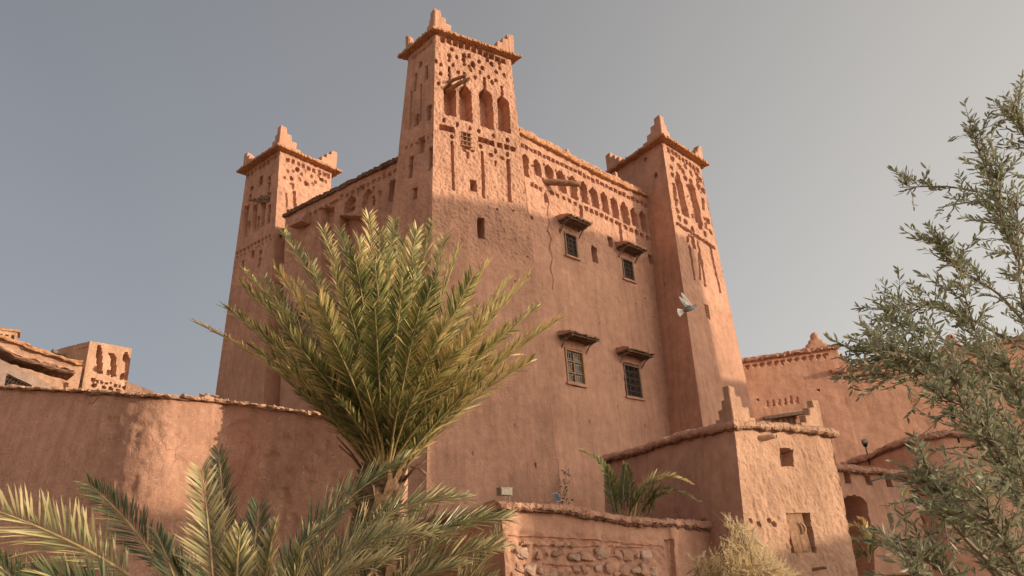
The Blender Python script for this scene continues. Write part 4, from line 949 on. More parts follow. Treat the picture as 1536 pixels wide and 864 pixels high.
m = MB(); m.add([c3-UP*.15, Ra-UP*.15, Qa-UP*.15, La-UP*.15], [(0, 1, 2, 3)]); m.build('roof', M_mud, lt)
V_, F_ = Face(Lg, cg, La, c3).mesh(1)
P = fl_.hit(*zL(380, 208)); beam(lt, P, P+fl_.n*.35+UP*.05, .06, .05, M_woodg)
# house with a heavy brushwood eave
lb = thing('left_house', (-16, 21, 0), 'shaded house with sloping dark brushwood eave and barred window at the far left', 'house')
e0, e1 = atY(-40, 500, 15), atY(108, 566, 16.5); de = hz(e1-e0); ne = np.cross(de, UP); ne = ne if ne[1] < 0 else -ne
FE = Face(e0*[1, 1, 0]-UP*.1, e1*[1, 1, 0]-UP*.1, e0-UP*.25, e1-UP*.25-de*.4); f = FE
f.ppoly([zL(48, 325), zL(178, 388), zL(160, 420), zL(38, 395)], .25)
for x, y in ((30, 285), (65, 285), (120, 270)): f.rect(*zL(x, y), 8, 2, .04)
V_, F_ = f.mesh(.06, amp=lambda t: .025); mk('wall', V_, F_, mud('grey_mud', (.33, .235, .19), bump=.8), lb)
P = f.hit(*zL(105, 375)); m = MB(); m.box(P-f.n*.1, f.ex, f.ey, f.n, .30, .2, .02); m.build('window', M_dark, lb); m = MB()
for k in range(8): m.tube([P+f.ex*(-.24+.07*k)-f.ey*.18-f.n*.03, P+f.ex*(-.24+.07*k)+f.ey*.18-f.n*.03], .006, 5)
for k in range(3): m.tube([P-f.ex*.28+f.ey*(-.1+.09*k)-f.n*.025, P+f.ex*.28+f.ey*(-.1+.09*k)-f.n*.025], .006, 5)
m.build('window_bar', M_iron, lb)['kind'] = 'stuff'
ev = [e0-UP*.03, (e0*.6+e1*.4)-UP*.20, e1]
coping(lb, ev, [ne]*3, .4, .24, .10, M_cop, jit=.014, seg=.08, name='eave'); coping(lb, [p+UP*.105 for p in ev], [ne]*3, .4, .15, .05, M_mud, jit=.04, seg=.1, name='coping')
m = MB(); m.add([e1-UP*.25-de*.4, e1-UP*.25-de*.4-ne*2, (e1-de*.4-ne*2)*[1, 1, 0], (e1-de*.0)*[1, 1, 0]], [(0, 1, 2, 3)]); m.build('side_wall', M_mud, lb)
# rear wall with a lit clay coping running up to the tower, chimney
rw = thing('rear_left_wall', (-18, 26, 0), 'low mud wall with an orange coping between the left house and the small tower', 'wall')
k0, k1 = atY(-10, 505, 16.6), atY(124, 549, 17.8); dk = hz(k1-k0); nk = np.cross(dk, UP); nk = nk if nk[1] < 0 else -nk
FK = Face(k0*[1, 1, 0], k1*[1, 1, 0], k0, k1-UP*.02); 
for x, y in ((378, 350), (400, 365), (385, 380), (375, 395), (398, 395), (405, 350), (410, 385)): FK.hole(*zL(x, y), 4, 3, .12)
V_, F_ = FK.mesh(.08); mk('wall_face', V_, F_, M_house, rw); coping(rw, [k0, (k0+k1)/2-UP*.05, k1], [nk]*3, .4, .13, .10, M_clay, jit=.03, seg=.1)
ch = thing('chimney', atY(5, 532, 17), 'small pierced clay chimney at the far left edge', 'chimney'); P = atY(4, 512, 17)
m = MB(); m.box(P+UP*.0, dk, nk, UP, .28, .2, .22, .012)
m.build('shaft', M_house, ch); m = MB(); m.box(P+UP*.25, dk, nk, UP, .33, .25, .03, .01); m.build('cap', M_clay, ch); m = MB(); m.box(P+UP*.31, dk, nk, UP, .13, .13, .035, .02); m.build('knob', M_clay, ch)
m = MB()
for k in range(4): m.box(P+dk*(-.19+.127*k)+nk*.205, dk, nk, UP, .033, .01, .13, .002)
m.build('vent', M_dark, ch)['kind'] = 'stuff'
# sloping wall beyond the tower and a low clay dome
s0, s1 = atY(190, 572, 18.8), atY(252, 596, 19); rr = thing('sloping_wall', (s0[0], 28, 0), 'short sunlit sloping mud wall just right of the small tower', 'wall'); ds = hz(s1-s0); nsn = np.cross(ds, UP); nsn = nsn if nsn[1] < 0 else -nsn
FS_ = Face(s0*[1, 1, 0], s1*[1, 1, 0], s0, s1); V_, F_ = FS_.mesh(.1); mk('wall_face', V_, F_, M_house, rr); m = MB(); m.add([s0, s1, s1-nsn*.4, s0-nsn*.4], [(0, 1, 2, 3)]); m.build('wall_top', M_house, rr)
P = atY(296, 604, 16); m = MB(); V, F = lathe(np.array([P[0], P[1], P[2]-.25]), [(.62, -.5), (.6, 0), (.5, .1), (.3, .2), (.12, .26), (0, .27)], 18); V = np.array(V); V = V+np.c_[vn(V, 3, 1), vn(V, 3, 2), vn(V, 3, 3)]*.08; m.add(V, F)
dm = thing('dome_roof', P*[1, 1, 0], 'low rounded clay roof with rubble just above the garden wall, left of the left tower', 'roof'); m.build('dome', M_red, dm, True)
for k in range(7): o_, variants[k] = lump('roof_stone', P+np.array([rng.uniform(-.2, .5), rng.uniform(-.4, -.1), .0+rng.uniform(0, .08)]), np.array([.09, 0, 0]), np.array([0, .08, 0]), np.array([0, 0, .04]), M_house, dm, variants[k], 2, k)
m = MB(); cc = P*[1, 1, 0]; m.box(cc+UP*(P[2]-1.0)/2, np.array([1., 0, 0]), np.array([0, 1., 0]), UP, .6, .6, (P[2]-1.0)/2+.2); m.build('drum', M_mud, dm)

# ------------------------------------------------------------------ palms
M_palm = leafmat('palm_leaflet', [(0, (.05, .07, .03)), (.35, (.17, .195, .065)), (.62, (.50, .44, .16)), (.82, (.78, .62, .30)), (1, (.60, .30, .12))], None, .36, .30, .5)
M_blue = leafmat('blue_green_palm_leaflet', [(0, (.055, .075, .042)), (.4, (.15, .165, .07)), (.7, (.44, .38, .17)), (.9, (.68, .54, .30)), (1, (.5, .32, .15))], None, .36, .25, .45)
M_rach = plain('palm_rachis', (.36, .27, .12), .5, .3, 15, .2)
M_boot = plain('palm_trunk_fibre', (.17, .10, .06), .95, .5, 12, 1.0)
def bez(p0, p1, p2, t): t = t[:, None]; return p0*(1-t)**2+2*p1*t*(1-t)+p2*t*t
def frond(parent, B, T, bend, inward, leaf=.42, n=70, start=.22, wid=.016, mat=M_palm, tint=(.3, .22), fwd=.8, side=.62, lift=.22, rach=.022, split=0, twist=0.):
    """feather frond from base B to tip T; inward = direction its upper side faces"""
    B = np.asarray(B, float); T = np.asarray(T, float); L = np.linalg.norm(T-B); C1 = B+(T-B)*.55+np.asarray(bend, float)*L
    tt = np.linspace(0, 1, 14); R_ = bez(B, C1, T, tt)
    m = MB(); m.tube(list(R_), [rach*(1-.85*t)+.002 for t in tt], 5)
    m.add([B, B+.001], [])if 0 else None
    fo = m.build('frond', M_rach, parent, True)
    t = np.linspace(start, .995, n); P = bez(B, C1, T, t); Tg = 2*(1-t)[:, None]*(C1-B)+2*t[:, None]*(T-C1); Tg /= np.linalg.norm(Tg, axis=1)[:, None]
    inw = np.asarray(inward, float); Nn = inw-Tg*(Tg@inw)[:, None]; Nn /= np.linalg.norm(Nn, axis=1)[:, None]; Sd = np.cross(Tg, Nn)
    if twist:
        a = twist*t[:, None]; Nn, Sd = Nn*np.cos(a)+Sd*np.sin(a), Sd*np.cos(a)-Nn*np.sin(a)
    u = (t-start)/(1-start); ln = leaf*np.minimum(1, .35+2.6*u)*(1-.62*u**1.6)
    Vs = []; Fs = []; Ts = []; k = 0; objs = []
    for sgn in (-1, 1):
        for i in range(n):
            l = ln[i]*rng.uniform(.82, 1.12); sd_ = side*rng.uniform(.8, 1.2)*(1-.35*u[i]); lf = lift*rng.uniform(-.4, 1.9)
            d = unit(Tg[i]*fwd*rng.uniform(.85, 1.15)+Sd[i]*sgn*sd_+Nn[i]*lf+rng.normal(0, .05, 3))
            w_ = unit(np.cross(d, Nn[i]*1.0+Sd[i]*sgn*-.5+rng.normal(0, .35, 3)))*wid*rng.uniform(.8, 1.2)
            p = P[i]; dr = -UP*l*rng.uniform(.0, .10)
            q = [p, p+d*l*.35+w_, p+d*l*.35-w_, p+d*l*.72+w_*.8+dr*.4, p+d*l*.72-w_*.8+dr*.4, p+d*l+dr]
            tv = float(np.clip(tint[0]-.05+tint[1]*1.25*rng.normal()+.22*u[i], 0, 1)); 
            Vs += q; Ts += [tv*.5, tv*.9, tv*.9, min(tv*1.12, .9), min(tv*1.12, .9), min(tv*1.4+.08, .93)]; Fs += [(k, k+1, k+2), (k+1, k+3, k+4, k+2), (k+3, k+5, k+4)]; k += 6
    V = np.array(Vs); Tn = np.repeat(np.array(Ts)[:, None], 3, 1)
    if split:
        for j in range(0, len(V), 6):
            lo = mk('leaflet', V[j:j+6], [(0, 1, 2), (1, 3, 4, 2), (3, 5, 4)], mat, fo, False, Tn[j:j+6])
    else:
        mk('leaflets', V, Fs, mat, fo, False, Tn)['kind'] = 'stuff'
    return fo
def trunk(parent, B, r0, r1, n=120, mat=None):
    m = MB(); B = np.asarray(B, float); k = 16
    m.tube([np.array([B[0]+.15*math.sin(i*.4), B[1], B[2]*i/(k-1)]) for i in range(k)], [r0+(r1-r0)*i/(k-1) for i in range(k)], 14, .05)
    tr = m.build('trunk', mat or M_boot, parent, True)
    m = MB()
    for i in range(n):
        th = i*2.399; z = B[2]*(i+.5)/n; x = B[0]+.15*math.sin(z/B[2]*(k-1)*.4); o_ = np.array([math.cos(th), math.sin(th), 0]); r = r0+(r1-r0)*z/B[2]; c = np.array([x, B[1], z])+o_*r
        m.box(c+UP*.06+o_*.03, np.cross(UP, o_), unit(o_*.6+UP), o_, .07, .12, .03, .01)
    m.build('frond_stub', mat or M_boot, tr)['kind'] = 'stuff'; return tr
# --- the tall palm in front of the kasbah
B0_ = atY(583, 706, 10.4)
pt = thing('date_palm', B0_*[1, 1, 0], 'tall bushy date palm with upright golden green fronds in front of the kasbah', 'palm', 'date palms')
trunk(pt, B0_, .22, .26)
zP = Z(290, 300, 2.057)
tips = [(10, 380, .2, -.01), (158, 222, .5, .0), (148, 262, -.6, .0), (145, 365, -.9, .0), (275, 98, .8, .0), (253, 215, -.5, 0), (400, 90, .9, 0), (478, 165, -1.0, 0), (540, 45, .6, 0), (575, 100, -.4, 0),
        (690, 92, -.5, 0), (738, 72, .9, 0), (822, 148, .3, 0), (908, 193, .5, 0), (1036, 238, .2, 0), (1128, 372, -.3, 0), (972, 402, -.8, 0), (892, 390, -1.6, 0), (450, 95, 1.2, 0), (610, 105, 1.2, 0), (775, 112, 1.3, 0),
        (835, 285, 1.0, 0), (735, 262, -2.0, 0), (645, 250, -2.3, 0), (560, 200, -1.9, 0), (500, 185, -2.1, 0), (385, 308, -2.2, 0), (315, 255, 1.0, 0), (415, 405, -2.7, 0), (340, 350, 1.6, 0), (215, 300, 1.3, 0), (760, 200, .6, 0), (860, 240, -1.2, 0),
        (650, 130, .3, 0), (510, 120, .3, 0), (360, 190, .5, 0), (960, 300, 1.0, 0), (700, 330, -2.7, 0), (560, 330, -2.9, 0), (780, 380, -2.4, 0), (470, 300, -2.6, 0), (300, 420, -1.8, 0), (620, 60, 1.8, 0), (880, 330, 1.6, 0), (240, 400, .8, 0), (1010, 440, .9, 0), (690, 200, -1.2, 0), (430, 220, -1.3, 0), (600, 190, -1.0, 0), (95, 330, .7, 0), (190, 460, -.8, 0), (270, 520, -1.2, 0), (1060, 330, .8, 0), (1040, 500, -.6, 0), (920, 530, -1.2, 0), (850, 600, -.8, 0), (330, 600, -.8, 0), (800, 470, -1.9, 0), (360, 500, -2.0, 0), (970, 250, .9, 0), (215, 240, 1.2, 0)]
for i, (x, y, dy, _) in enumerate(tips):
    T_ = atY(*zP(x, y), 10.4+dy*.87); dirh = hz(T_-B0_+[1e-3, 0, 0]); hf = np.linalg.norm((T_-B0_)[:2])/np.linalg.norm(T_-B0_)
    bb = B0_+np.array([(x-590)/1100*.35, dy*.12, -.10+rng.uniform(-.05, .12)])
    right = x > 820  # right fronds tinted golder, sunlight from that side put into leaf colour
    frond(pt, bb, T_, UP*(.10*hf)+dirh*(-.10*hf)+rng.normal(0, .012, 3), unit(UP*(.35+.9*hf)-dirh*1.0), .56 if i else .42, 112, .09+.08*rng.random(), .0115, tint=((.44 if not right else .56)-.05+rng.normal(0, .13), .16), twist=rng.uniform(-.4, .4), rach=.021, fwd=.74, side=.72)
for (x, y, dy) in ((760, 620, -1.6), (450, 620, -1.6), (640, 600, -2.0), (700, 560, -2.2), (520, 540, -2.4), (610, 500, -2.5), (380, 560, -1.5), (830, 520, -1.4)):
    T_ = atY(*zP(x, y), 10.4+dy*.87); dirh = hz(T_-B0_); frond(pt, B0_+[0, -.1, 0], T_, UP*.06, unit(UP*.9-dirh*.6), .36, 50, .2, .011, tint=(.34, .14), fwd=.95, side=.45)
for (xa, ya, xb, yb) in ((505, 655, 548, 712), (508, 668, 552, 716), (615, 700, 640, 712), (520, 648, 556, 705), (640, 690, 604, 722)):
    m = MB(); A_ = atY(xa, ya, 10.2); C_ = atY(xb, yb, 10.3); m.tube([A_, (A_+C_)/2+UP*.04, C_], [.008, .016, .022], 6, .1); m.build('dry_stalk', M_boot, pt, True)
# --- foreground palms
def fg(parent, rows, **k):
    k.setdefault('rach', .013)
    for r in rows:
        (xa, ya, Ya), (xm, ym), (xb, yb, Yb) = r[:3]; kk = dict(k); kk.update(r[3] if len(r) > 3 else {})
        A_ = atY(xa, ya, Ya); T_ = atY(xb, yb, Yb); Mm = atY(xm, ym, (Ya+Yb)/2); L = np.linalg.norm(T_-A_)
        C1 = Mm*2-(A_+T_)/2; bend = (C1-(A_+(T_-A_)*.55))/L
        inw = kk.pop('inw', None); dirh = hz(T_-A_); frond(parent, A_, T_, bend, inw if inw is not None else unit(UP-dirh*.3-np.array([0, .5, 0])), **kk)
gA = atY(300, 1010, 5.3)
pa = thing('date_palm', gA*[1, 1, 0], 'young foreground palm at the lower left with pale arching fronds', 'palm', 'date palms'); trunk(pa, gA, .16, .2, 60)
camside = np.array([.1, -.9, .35])
fg(pa, [((250, 905, 5.2), (110, 815), (-70, 745, 4.9), dict(leaf=.46, n=76, split=1, inw=unit(np.array([.2, -.55, .8])), tint=(.66, .10), wid=.0074, side=.8, lift=.2, fwd=.7)),
        ((268, 900, 5.8), (205, 800), (133, 726, 6.0), dict(leaf=.34, n=75, tint=(.2, .1), wid=.0066, inw=camside)),
        ((325, 985, 5.0), (318, 850), (302, 704, 5.1), dict(leaf=.34, n=72, split=1, tint=(.62, .12), wid=.0074, side=.75, inw=camside, fwd=.7)),
        ((338, 960, 6.0), (336, 800), (328, 678, 6.3), dict(leaf=.30, n=75, tint=(.10, .07), wid=.0066, inw=camside)),
        ((350, 985, 5.6), (375, 860), (388, 762, 5.9), dict(leaf=.36, n=70, tint=(.14, .1), wid=.0066, inw=camside)),
        ((390, 960, 5.2), (400, 860), (412, 788, 5.2), dict(leaf=.22, n=57, tint=(.66, .14), wid=.009)),
        ((120, 980, 5.0), (50, 900), (-20, 832, 4.9), dict(leaf=.34, n=62, tint=(.25, .15), wid=.0066)),
        ((230, 980, 5.0), (150, 900), (60, 862, 4.8), dict(leaf=.42, n=67, tint=(.25, .15), wid=.0066)),
        ((300, 985, 5.4), (270, 890), (235, 800, 5.7), dict(leaf=.32, n=70, tint=(.2, .12), wid=.0066)),
        ((360, 980, 5.0), (355, 880), (360, 800, 4.8), dict(leaf=.26, n=62, tint=(.5, .2), wid=.0066)),
        ((330, 985, 5.2), (290, 900), (262, 850, 5.0), dict(leaf=.34, n=55, tint=(.3, .15), wid=.0066)),
        ((430, 985, 5.3), (440, 900), (450, 830, 5.3), dict(leaf=.28, n=62, tint=(.45, .2), wid=.0066)),
        ((400, 985, 5.6), (425, 870), (470, 800, 5.8), dict(leaf=.30, n=62, tint=(.3, .2), wid=.0066))], mat=M_blue)
gB = atY(520, 1000, 7.5)
pb_ = thing('date_palm', gB*[1, 1, 0], 'low foreground palm with fronds sweeping right below the tall palm', 'palm', 'date palms'); trunk(pb_, gB, .16, .2, 60)
upc = unit(np.array([-.25, -.6, .75]))
fg(pb_, [((400, 905, 7.08), (490, 778), (607, 690, 7.67), dict(leaf=0.53, n=103, tint=(0.36, .12), wid=.0066, inw=upc)),
         ((450, 930, 7.08), (555, 790), (692, 748, 7.43), dict(leaf=0.53, n=103, tint=(0.46, .18), wid=.0066, inw=upc)),
         ((500, 925, 7.20), (620, 812), (757, 779, 7.43), dict(leaf=0.53, n=103, tint=(0.44, .16), wid=.0066, inw=upc)),
         ((470, 905, 6.73), (540, 822), (650, 800, 6.61), dict(leaf=0.39, n=75, tint=(0.62, .15), wid=.0066, inw=upc)),
         ((560, 940, 7.32), (650, 850), (752, 822, 7.43), dict(leaf=0.46, n=82, tint=(0.62, .18), wid=.0066, inw=upc)),
         ((590, 950, 7.43), (690, 880), (750, 800, 7.91), dict(leaf=0.41, n=75, tint=(0.62, .15), wid=.0066)),
         ((450, 930, 7.55), (470, 840), (520, 760, 8.14), dict(leaf=0.39, n=75, tint=(0.42, .15), wid=.0066)),
         ((480, 940, 7.55), (540, 840), (590, 760, 8.26), dict(leaf=0.41, n=75, tint=(0.47, .18), wid=.0066)),
         ((430, 930, 6.61), (500, 870), (585, 840, 6.37), dict(leaf=0.39, n=70, tint=(0.72, .15), wid=.0066)),
         ((540, 950, 7.08), (610, 880), (690, 850, 6.84), dict(leaf=0.41, n=70, tint=(0.57, .2), wid=.0066)),
         ((600, 960, 7.55), (680, 900), (735, 870, 7.55), dict(leaf=0.39, n=62, tint=(0.52, .2), wid=.0066)),
         ((470, 950, 7.32), (480, 880), (505, 815, 7.32), dict(leaf=0.37, n=62, tint=(0.52, .2), wid=.0066)),
         ((560, 950, 8.02), (620, 850), (700, 790, 8.61), dict(leaf=0.44, n=75, tint=(0.47, .2), wid=.0066)),
         ((520, 950, 7.79), (560, 850), (640, 760, 8.50), dict(leaf=0.44, n=75, tint=(0.42, .2), wid=.0066))], mat=M_blue)
# --- small palm behind the low wall
gC = atY(938, 790, 15.8)
pc = thing('date_palm', gC*[1, 1, 0], 'small dark palm growing behind the coping of the low wall', 'palm', 'date palms'); trunk(pc, gC, .14, .15, 40)
fg(pc, [((930, 785, 15.8), (915, 715), (872, 676, 15.8), dict(tint=(0.31, .1))), ((935, 785, 15.7), (935, 740), (938, 696, 15.7), dict(tint=(0.22, .05))), ((938, 785, 15.9), (945, 735), (940, 700, 16.1), dict(tint=(0.26, .08))),
        ((930, 785, 16.0), (920, 740), (902, 690, 16.2), dict(tint=(0.31, .1))), ((928, 785, 15.7), (918, 745), (912, 700, 15.5), dict(tint=(0.26, .1))), ((950, 785, 15.7), (975, 722), (1035, 724, 15.5), dict(tint=(0.71, .12), leaf=.36)),
        ((955, 785, 15.8), (985, 735), (1046, 752, 15.7), dict(tint=(0.28, .1))), ((950, 785, 15.9), (970, 735), (1012, 712, 16.1), dict(tint=(0.66, .15))), ((960, 785, 15.8), (975, 755), (1005, 738, 15.6), dict(tint=(0.26, .08))),
        ((945, 785, 15.7), (955, 745), (990, 720, 15.4), dict(tint=(0.31, .1))), ((968, 787, 15.8), (978, 760), (985, 735, 15.7), dict(tint=(0.24, .05), n=20)), ((940, 785, 15.7), (950, 760), (968, 735, 15.3), dict(tint=(0.26, .1)))], leaf=.30, n=44, wid=.012, start=.2, rach=.02, inw=unit(np.array([-.2, -.4, .9])))
# --- frond clump in the arch
gD = atY(1302, 850, 17.2)
pd = thing('date_palm', gD*[1, 1, 0], 'little pale palm sprouting in front of the arched opening', 'palm', 'date palms')
fg(pd, [((1303, 845, 17.2), (1295, 800), (1272, 790, 17.1), dict()), ((1303, 845, 17.2), (1300, 800), (1290, 780, 17.1), dict(tint=(.75, .1))), ((1303, 845, 17.2), (1290, 820), (1276, 812, 17.1), dict(tint=(.4, .2))), ((1303, 845, 17.2), (1295, 832), (1282, 838, 17.0), dict(tint=(.2, .1))), ((1303, 845, 17.2), (1308, 822), (1306, 800, 17.3), dict(tint=(.3, .1)))], leaf=.30, n=34, wid=.012, start=.25, tint=(.65, .1), rach=.012)

# ------------------------------------------------------------------ leafy twigs: olive tree, vine
M_olive = leafmat('olive_leaf', [(0, (.10, .125, .07)), (.5, (.21, .24, .125)), (.8, (.36, .37, .20)), (1, (.46, .34, .12))], (.38, .39, .27), .5, .30, .3)
M_bark = plain('olive_bark', (.26, .20, .155), .85, .4, 18, .7)
def leaf_arrays(P, D, Nn, l, w, t):
    S_ = np.cross(D, Nn); S_ /= np.linalg.norm(S_, axis=1)[:, None]; l = l[:, None]; w = w[:, None]; Nn = np.cross(S_, D)
    V = np.stack([P, P+D*l*.3+S_*w*.8-Nn*w*.25, P+D*l*.65+S_*w*.85-Nn*w*.25, P+D*l, P+D*l*.65-S_*w*.85-Nn*w*.25, P+D*l*.3-S_*w*.8-Nn*w*.25, P+D*l*.33, P+D*l*.68], 1)
    k = np.arange(len(P))[:, None]*8
    F = np.concatenate([k+[0, 1, 6, 6], k+[1, 2, 7, 6], k+[2, 3, 7, 7], k+[3, 4, 7, 7], k+[4, 5, 6, 7], k+[5, 0, 6, 6]], 0)
    return V.reshape(-1, 3), F, np.repeat(t, 8)
ot = thing('olive_tree', (3.6, 4.1, 0), 'olive tree with thin silvery green branches filling the right edge', 'olive tree')
fork = atY(1640, 860, 4.2)
m = MB(); m.tube([np.array([3.6, 4.1, -.1]), np.array([3.62, 4.2, .8]), fork-UP*.1, fork+UP*.15], [.22, .17, .14, .11], 12, .05); m.build('trunk', M_bark, ot, True)
limbs = [([(1600, 520), (1520, 360), (1478, 250), (1456, 192)], 4.9, 26), ([(1590, 330), (1545, 230), (1524, 165)], 4.7, 24), ([(1600, 330), (1490, 292), (1420, 279), (1346, 281)], 5.0, 14), ([(1600, 400), (1470, 300), (1405, 312)], 5.1, 10),
         ([(1600, 560), (1500, 440), (1430, 400), (1408, 360)], 5.0, 24), ([(1600, 560), (1460, 480), (1395, 450), (1338, 465)], 5.1, 24), ([(1600, 600), (1470, 530), (1390, 500), (1336, 484)], 4.9, 22), ([(1600, 580), (1440, 555), (1330, 532), (1270, 524)], 4.7, 34),
         ([(1600, 640), (1480, 575), (1390, 560), (1325, 566)], 4.5, 22), ([(1600, 720), (1480, 600), (1400, 545), (1340, 528)], 4.4, 26), ([(1600, 500), (1540, 420), (1500, 330), (1500, 240)], 4.6, 30), ([(1600, 700), (1520, 600), (1470, 520), (1440, 420)], 4.6, 30),
         ([(1610, 850), (1520, 740), (1460, 650), (1430, 572)], 3.9, 34), ([(1600, 800), (1510, 650), (1450, 610), (1400, 590)], 3.9, 22), ([(1560, 960), (1450, 800), (1410, 730), (1385, 690)], 3.6, 28), ([(1600, 900), (1480, 800), (1420, 745), (1375, 722)], 3.7, 26),
         ([(1560, 980), (1440, 880), (1380, 830), (1345, 812)], 3.5, 22), ([(1600, 900), (1540, 760), (1500, 690), (1480, 640)], 3.8, 34), ([(1600, 960), (1500, 860), (1440, 800), (1410, 760)], 3.5, 28), ([(1620, 700), (1560, 560), (1530, 440), (1525, 300)], 4.2, 30),
         ([(1600, 980), (1540, 880), (1500, 800), (1470, 740)], 3.4, 30), ([(1620, 800), (1570, 680), (1530, 600), (1510, 540)], 3.9, 30), ([(1520, 990), (1450, 900), (1400, 870), (1370, 862)], 3.4, 20), ([(1630, 900), (1580, 820), (1540, 740), (1520, 650)], 3.6, 30),
         ([(1660, 700), (1690, 480), (1700, 300)], 4.6, 30), ([(1700, 760), (1800, 560), (1850, 400)], 4.3, 34), ([(1700, 820), (1850, 700), (1960, 560)], 4.2, 34), ([(1650, 600), (1640, 400), (1600, 200)], 5.0, 30), ([(1700, 850), (1800, 800), (1900, 780)], 3.8, 26), ([(1680, 650), (1760, 430), (1770, 260)], 5.0, 30)]
LP = []; LD = []; LN = []; LL = []; LW = []; LT = []; tw = MB(); big = []
fi = 0
for pxs, Yd, nt_ in limbs:
    pts = np.array([atY(x, y, Yd+(.5-i/(len(pxs)-1))*.5) for i, (x, y) in enumerate(pxs)])
    q = np.linspace(0, len(pts)-1, 16); cv = smooth_curve(np.stack([np.interp(q, range(len(pts)), pts[:, k]) for k in range(3)], 1), 2)
    m = MB(); m.tube([fork]+list(cv), [.026]+[((.016 if Yd < 4.3 else .011)*(1-i/17)+.002) for i in range(16)], 6, .06); m.build('branch', M_bark, ot, True)
    for j in range(int(nt_*1.5)):
        f0 = rng.uniform(.12, 1)**.8*15; i0 = min(int(f0), 14); p = cv[i0]*(1-f0+i0)+cv[i0+1]*(f0-i0); tg = unit(cv[i0+1]-cv[i0])
        d = unit(tg*.75+rng.normal(0, .55, 3)+UP*.25); Lt = rng.uniform(.10, .30)*(1.15 if Yd > 4.3 else .9)*(.6 if nt_ < 15 else 1); e_ = p+d*Lt+rng.normal(0, .02, 3)-UP*Lt*.06; mid = (p+e_)/2+rng.normal(0, .012, 3)
        tw.tube([p, mid, e_], [.0032, .0024, .0012], 4)
        nl = int(Lt/.0125)
        for a in range(nl):
            t = (a+.8)/nl; b_ = (1-t)**2*p+2*t*(1-t)*mid+t*t*e_; ax = unit(e_-p)
            side_ = unit(np.cross(ax, UP+rng.normal(0, .3, 3)))*(1 if a % 2 else -1); ld = unit(ax*rng.uniform(.5, 1.1)+side_*rng.uniform(.4, .9)+rng.normal(0, .25, 3)+UP*.1)
            if rng.random() < .12: continue
            LP.append(b_); LD.append(ld); LN.append(unit(UP*.8+rng.normal(0, .6, 3))); kL = 1.25 if Yd > 4.3 else 1.0; LL.append(rng.uniform(.034, .062)*kL); LW.append(rng.uniform(.0052, .0085)*kL); LT.append(np.clip(rng.normal(.42, .2), 0, .86) if rng.random() > .015 else 1.0)
tw.build('twig', M_bark, ot, True)['kind'] = 'stuff'
LP, LD, LN, LL, LW, LT = map(np.array, (LP, LD, LN, LL, LW, LT)); dist = np.linalg.norm(LP-CAM, axis=1)/LL
xy = np.array([[768+FPX*((v-CAM)@cR)/((v-CAM)@cF), 432-FPX*((v-CAM)@cU)/((v-CAM)@cF)] for v in LP]); vis = (xy[:, 0] < 1530) & (xy[:, 1] < 860)
order = np.argsort(np.where(vis, dist, 1e9))[:280]; sel = np.zeros(len(LP), bool); sel[order] = True
V, F, T_ = leaf_arrays(LP[~sel], LD[~sel], LN[~sel], LL[~sel], LW[~sel], LT[~sel]); 
def fixF(F): return [tuple(dict.fromkeys(map(int, f))) for f in F]
mk('foliage', V, fixF(F), M_olive, ot, False, np.repeat(T_[:, None], 3, 1))['kind'] = 'stuff'
for i in order:
    V, F, T_ = leaf_arrays(LP[i:i+1], LD[i:i+1], LN[i:i+1], LL[i:i+1], LW[i:i+1], LT[i:i+1]); mk('leaf', V, fixF(F), M_olive, ot, False, np.repeat(T_[:, None], 3, 1))
# vine at the foot of the tower
vp = atV(848, 742, TC['fr'].hit(843, 745), hz(TC['R']-TC['c'])); vn_ = thing('climbing_vine', vp, 'thin green vine climbing the corner at the foot of the central tower', 'vine')
m = MB(); st_ = [atY(848+rng.normal()*1.5, y, vp[1]-.25) for y in np.linspace(752, 706, 10)]; m.tube(st_, .008, 4); m.build('stem', M_bark, vn_, True)
n_ = 70; P = np.array([st_[int(rng.integers(0, 10))]+rng.normal(0, 1, 3)*[.10, .05, .08] for _ in range(n_)]); D_ = rng.normal(0, 1, (n_, 3)); D_ /= np.linalg.norm(D_, axis=1)[:, None]; Nx = rng.normal(0, 1, (n_, 3)); Nx /= np.linalg.norm(Nx, axis=1)[:, None]
V, F, T_ = leaf_arrays(P, D_, Nx, rng.uniform(.08, .14, n_), rng.uniform(.02, .035, n_), rng.uniform(0, .5, n_)); mk('foliage', V, fixF(F), M_olive, vn_, False, np.repeat(T_[:, None], 3, 1))['kind'] = 'stuff'

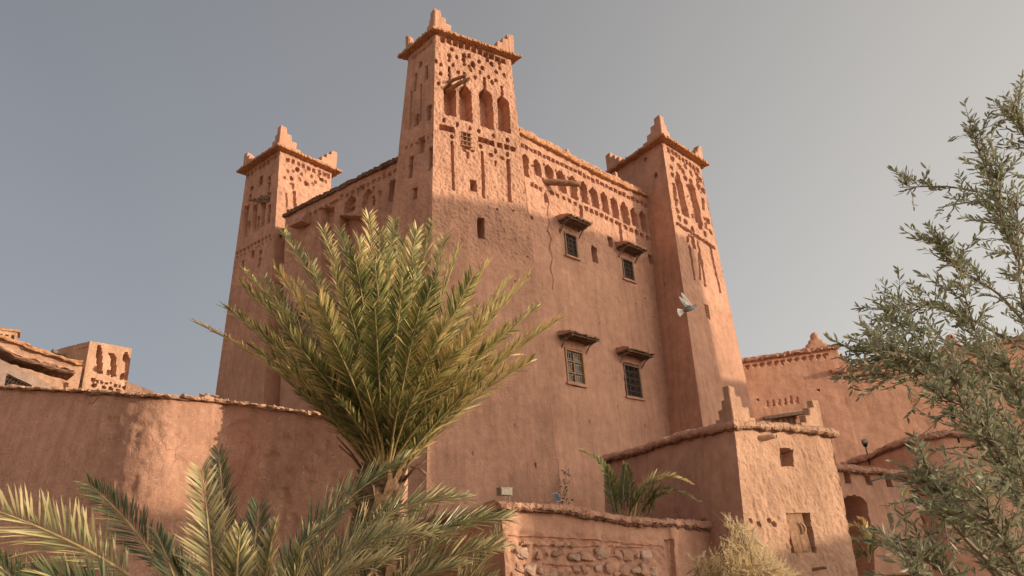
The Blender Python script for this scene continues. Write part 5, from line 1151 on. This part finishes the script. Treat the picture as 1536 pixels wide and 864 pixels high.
# ------------------------------------------------------------------ feathery tamarisk bush
M_tam = leafmat('feathery_cream_foliage', [(0, (.55, .45, .27)), (.4, (.84, .69, .44)), (.75, (.92, .79, .55)), (1, (.94, .84, .62))], None, .8, .6, .1)
tb_ = thing('feathery_bush', atY(1110, 900, 7.6)*[1, 1, 0], 'feathery cream yellow bush at the foot of the small house', 'bush')
V = []; T_ = []; nP = 0; stm = MB(); root = atY(1110, 1010, 7.6)
blobs = [(1108, 845, 46, 34), (1150, 855, 34, 26), (1062, 862, 26, 18), (1112, 812, 24, 22), (1098, 795, 10, 12), (1090, 860, 40, 30), (1140, 832, 24, 20), (1050, 848, 10, 10), (1175, 868, 20, 16), (1120, 880, 70, 40)]
for bx, by, rx, ry in blobs:
    for _ in range(int(rx*ry/22)+6):
        a = rng.uniform(0, 2*math.pi); r = math.sqrt(rng.random())*.85; P = atY(bx+rx*r*math.cos(a), by+ry*r*math.sin(a), 7.6+rng.uniform(-.3, .3)*rx/40)
        ax0 = unit((P-root)*.6+rng.normal(0, .55, 3)+UP*.25); tv0 = np.clip(rng.normal(.55, .22), 0, 1)
        stm.tube([P-ax0*.22, P, P+ax0*.08], [.004, .0025, .001], 4)
        for sub in range(5):
            ax = unit(ax0+rng.normal(0, .38, 3)); P2 = P+ax0*rng.uniform(-.08, .06); Lp = rng.uniform(.06, .13); tv = np.clip(tv0+rng.normal(0, .07), 0, 1)
            for k in range(34):
                t = k/34; b_ = P2+ax*Lp*t+rng.normal(0, .0035*(1.3-t), 3); d = unit(ax*.9+rng.normal(0, .55, 3)); l = rng.uniform(.009, .020)*(1.1-.6*t); w_ = unit(np.cross(d, rng.normal(0, 1, 3)))*.0032
                V += [b_-w_, b_+w_, b_+d*l]; T_ += [tv*.7, tv*.7, min(tv*1.15+.05, 1)]
V = np.array(V); mk('foliage', V, np.arange(len(V)).reshape(-1, 3), M_tam, tb_, False, np.repeat(np.array(T_)[:, None], 3, 1))['kind'] = 'stuff'
stm.tube([root*[1, 1, 0], root, atY(1108, 870, 7.6)], [.05, .04, .02], 6); stm.build('stem', M_bark, tb_, True)

# ------------------------------------------------------------------ flying pigeon
Yb = 12.8; bc = atY(1034, 463, Yb); pg = thing('pigeon', bc, 'white and grey pigeon flying with raised wings in front of the right tower', 'bird')
M_fw = plain('white_feathers', (.62, .60, .56), .7, .12, 30, .1); M_fg = plain('grey_feathers', (.16, .16, .17), .6, .3, 30, .1)
u_ = Yb*1.0/FPX; hd_ = unit(atY(1046, 456, Yb)-atY(1020, 466, Yb)); upb = unit(np.cross(np.cross(hd_, UP), hd_)); sdb = np.cross(hd_, upb)
m = MB(); pr_ = [(-.13, .012), (-.10, .030), (-.05, .048), (.0, .055), (.05, .050), (.09, .034), (.115, .026), (.135, .029), (.155, .026), (.17, .014), (.178, .004)]
m.tube([bc+hd_*x+upb*(.012 if x > .1 else 0) for x, r in pr_], [r for x, r in pr_], 12); m.build('body', M_fg, pg, True)
m = MB(); m.tube([bc+hd_*.172+upb*.01, bc+hd_*.198+upb*.004], [.008, .002], 6); m.build('beak', M_black, pg, True)
m = MB()
for k in range(9):
    a = (k-4)*.13; d = unit(-hd_*math.cos(a)+(sdb*.4+upb*.9)*math.sin(a)); c = bc-hd_*.10; m.box(c+d*.075, d, unit(np.cross(d, unit(sdb-upb*.2))), sdb, .075, .013, .0015)
m.build('tail', M_fw, pg)
for sgn, mt in ((1, M_fw), (-1, M_fw)):
    m = MB(); sh = bc+sdb*sgn*.035+upb*.03
    for k in range(15):
        t = k/14; root_ = sh+upb*(.02+.13*t)+hd_*(.045-.03*t)+sdb*sgn*(.01+.035*t); a = -1.15+1.25*t
        d = unit(upb*math.cos(a*.9)*1.0-hd_*(.9-.55*t)+sdb*sgn*.18); l = .085+.055*t
        m.box(root_+d*l/2, d, unit(np.cross(d, sdb)), sdb, l/2+.01, .014, .0016)
    m.tube([sh+hd_*.04, sh+upb*.09+hd_*.035+sdb*sgn*.02, sh+upb*.16+hd_*.0+sdb*sgn*.045], [.018, .013, .006], 7)
    m.build('wing', mt, pg)
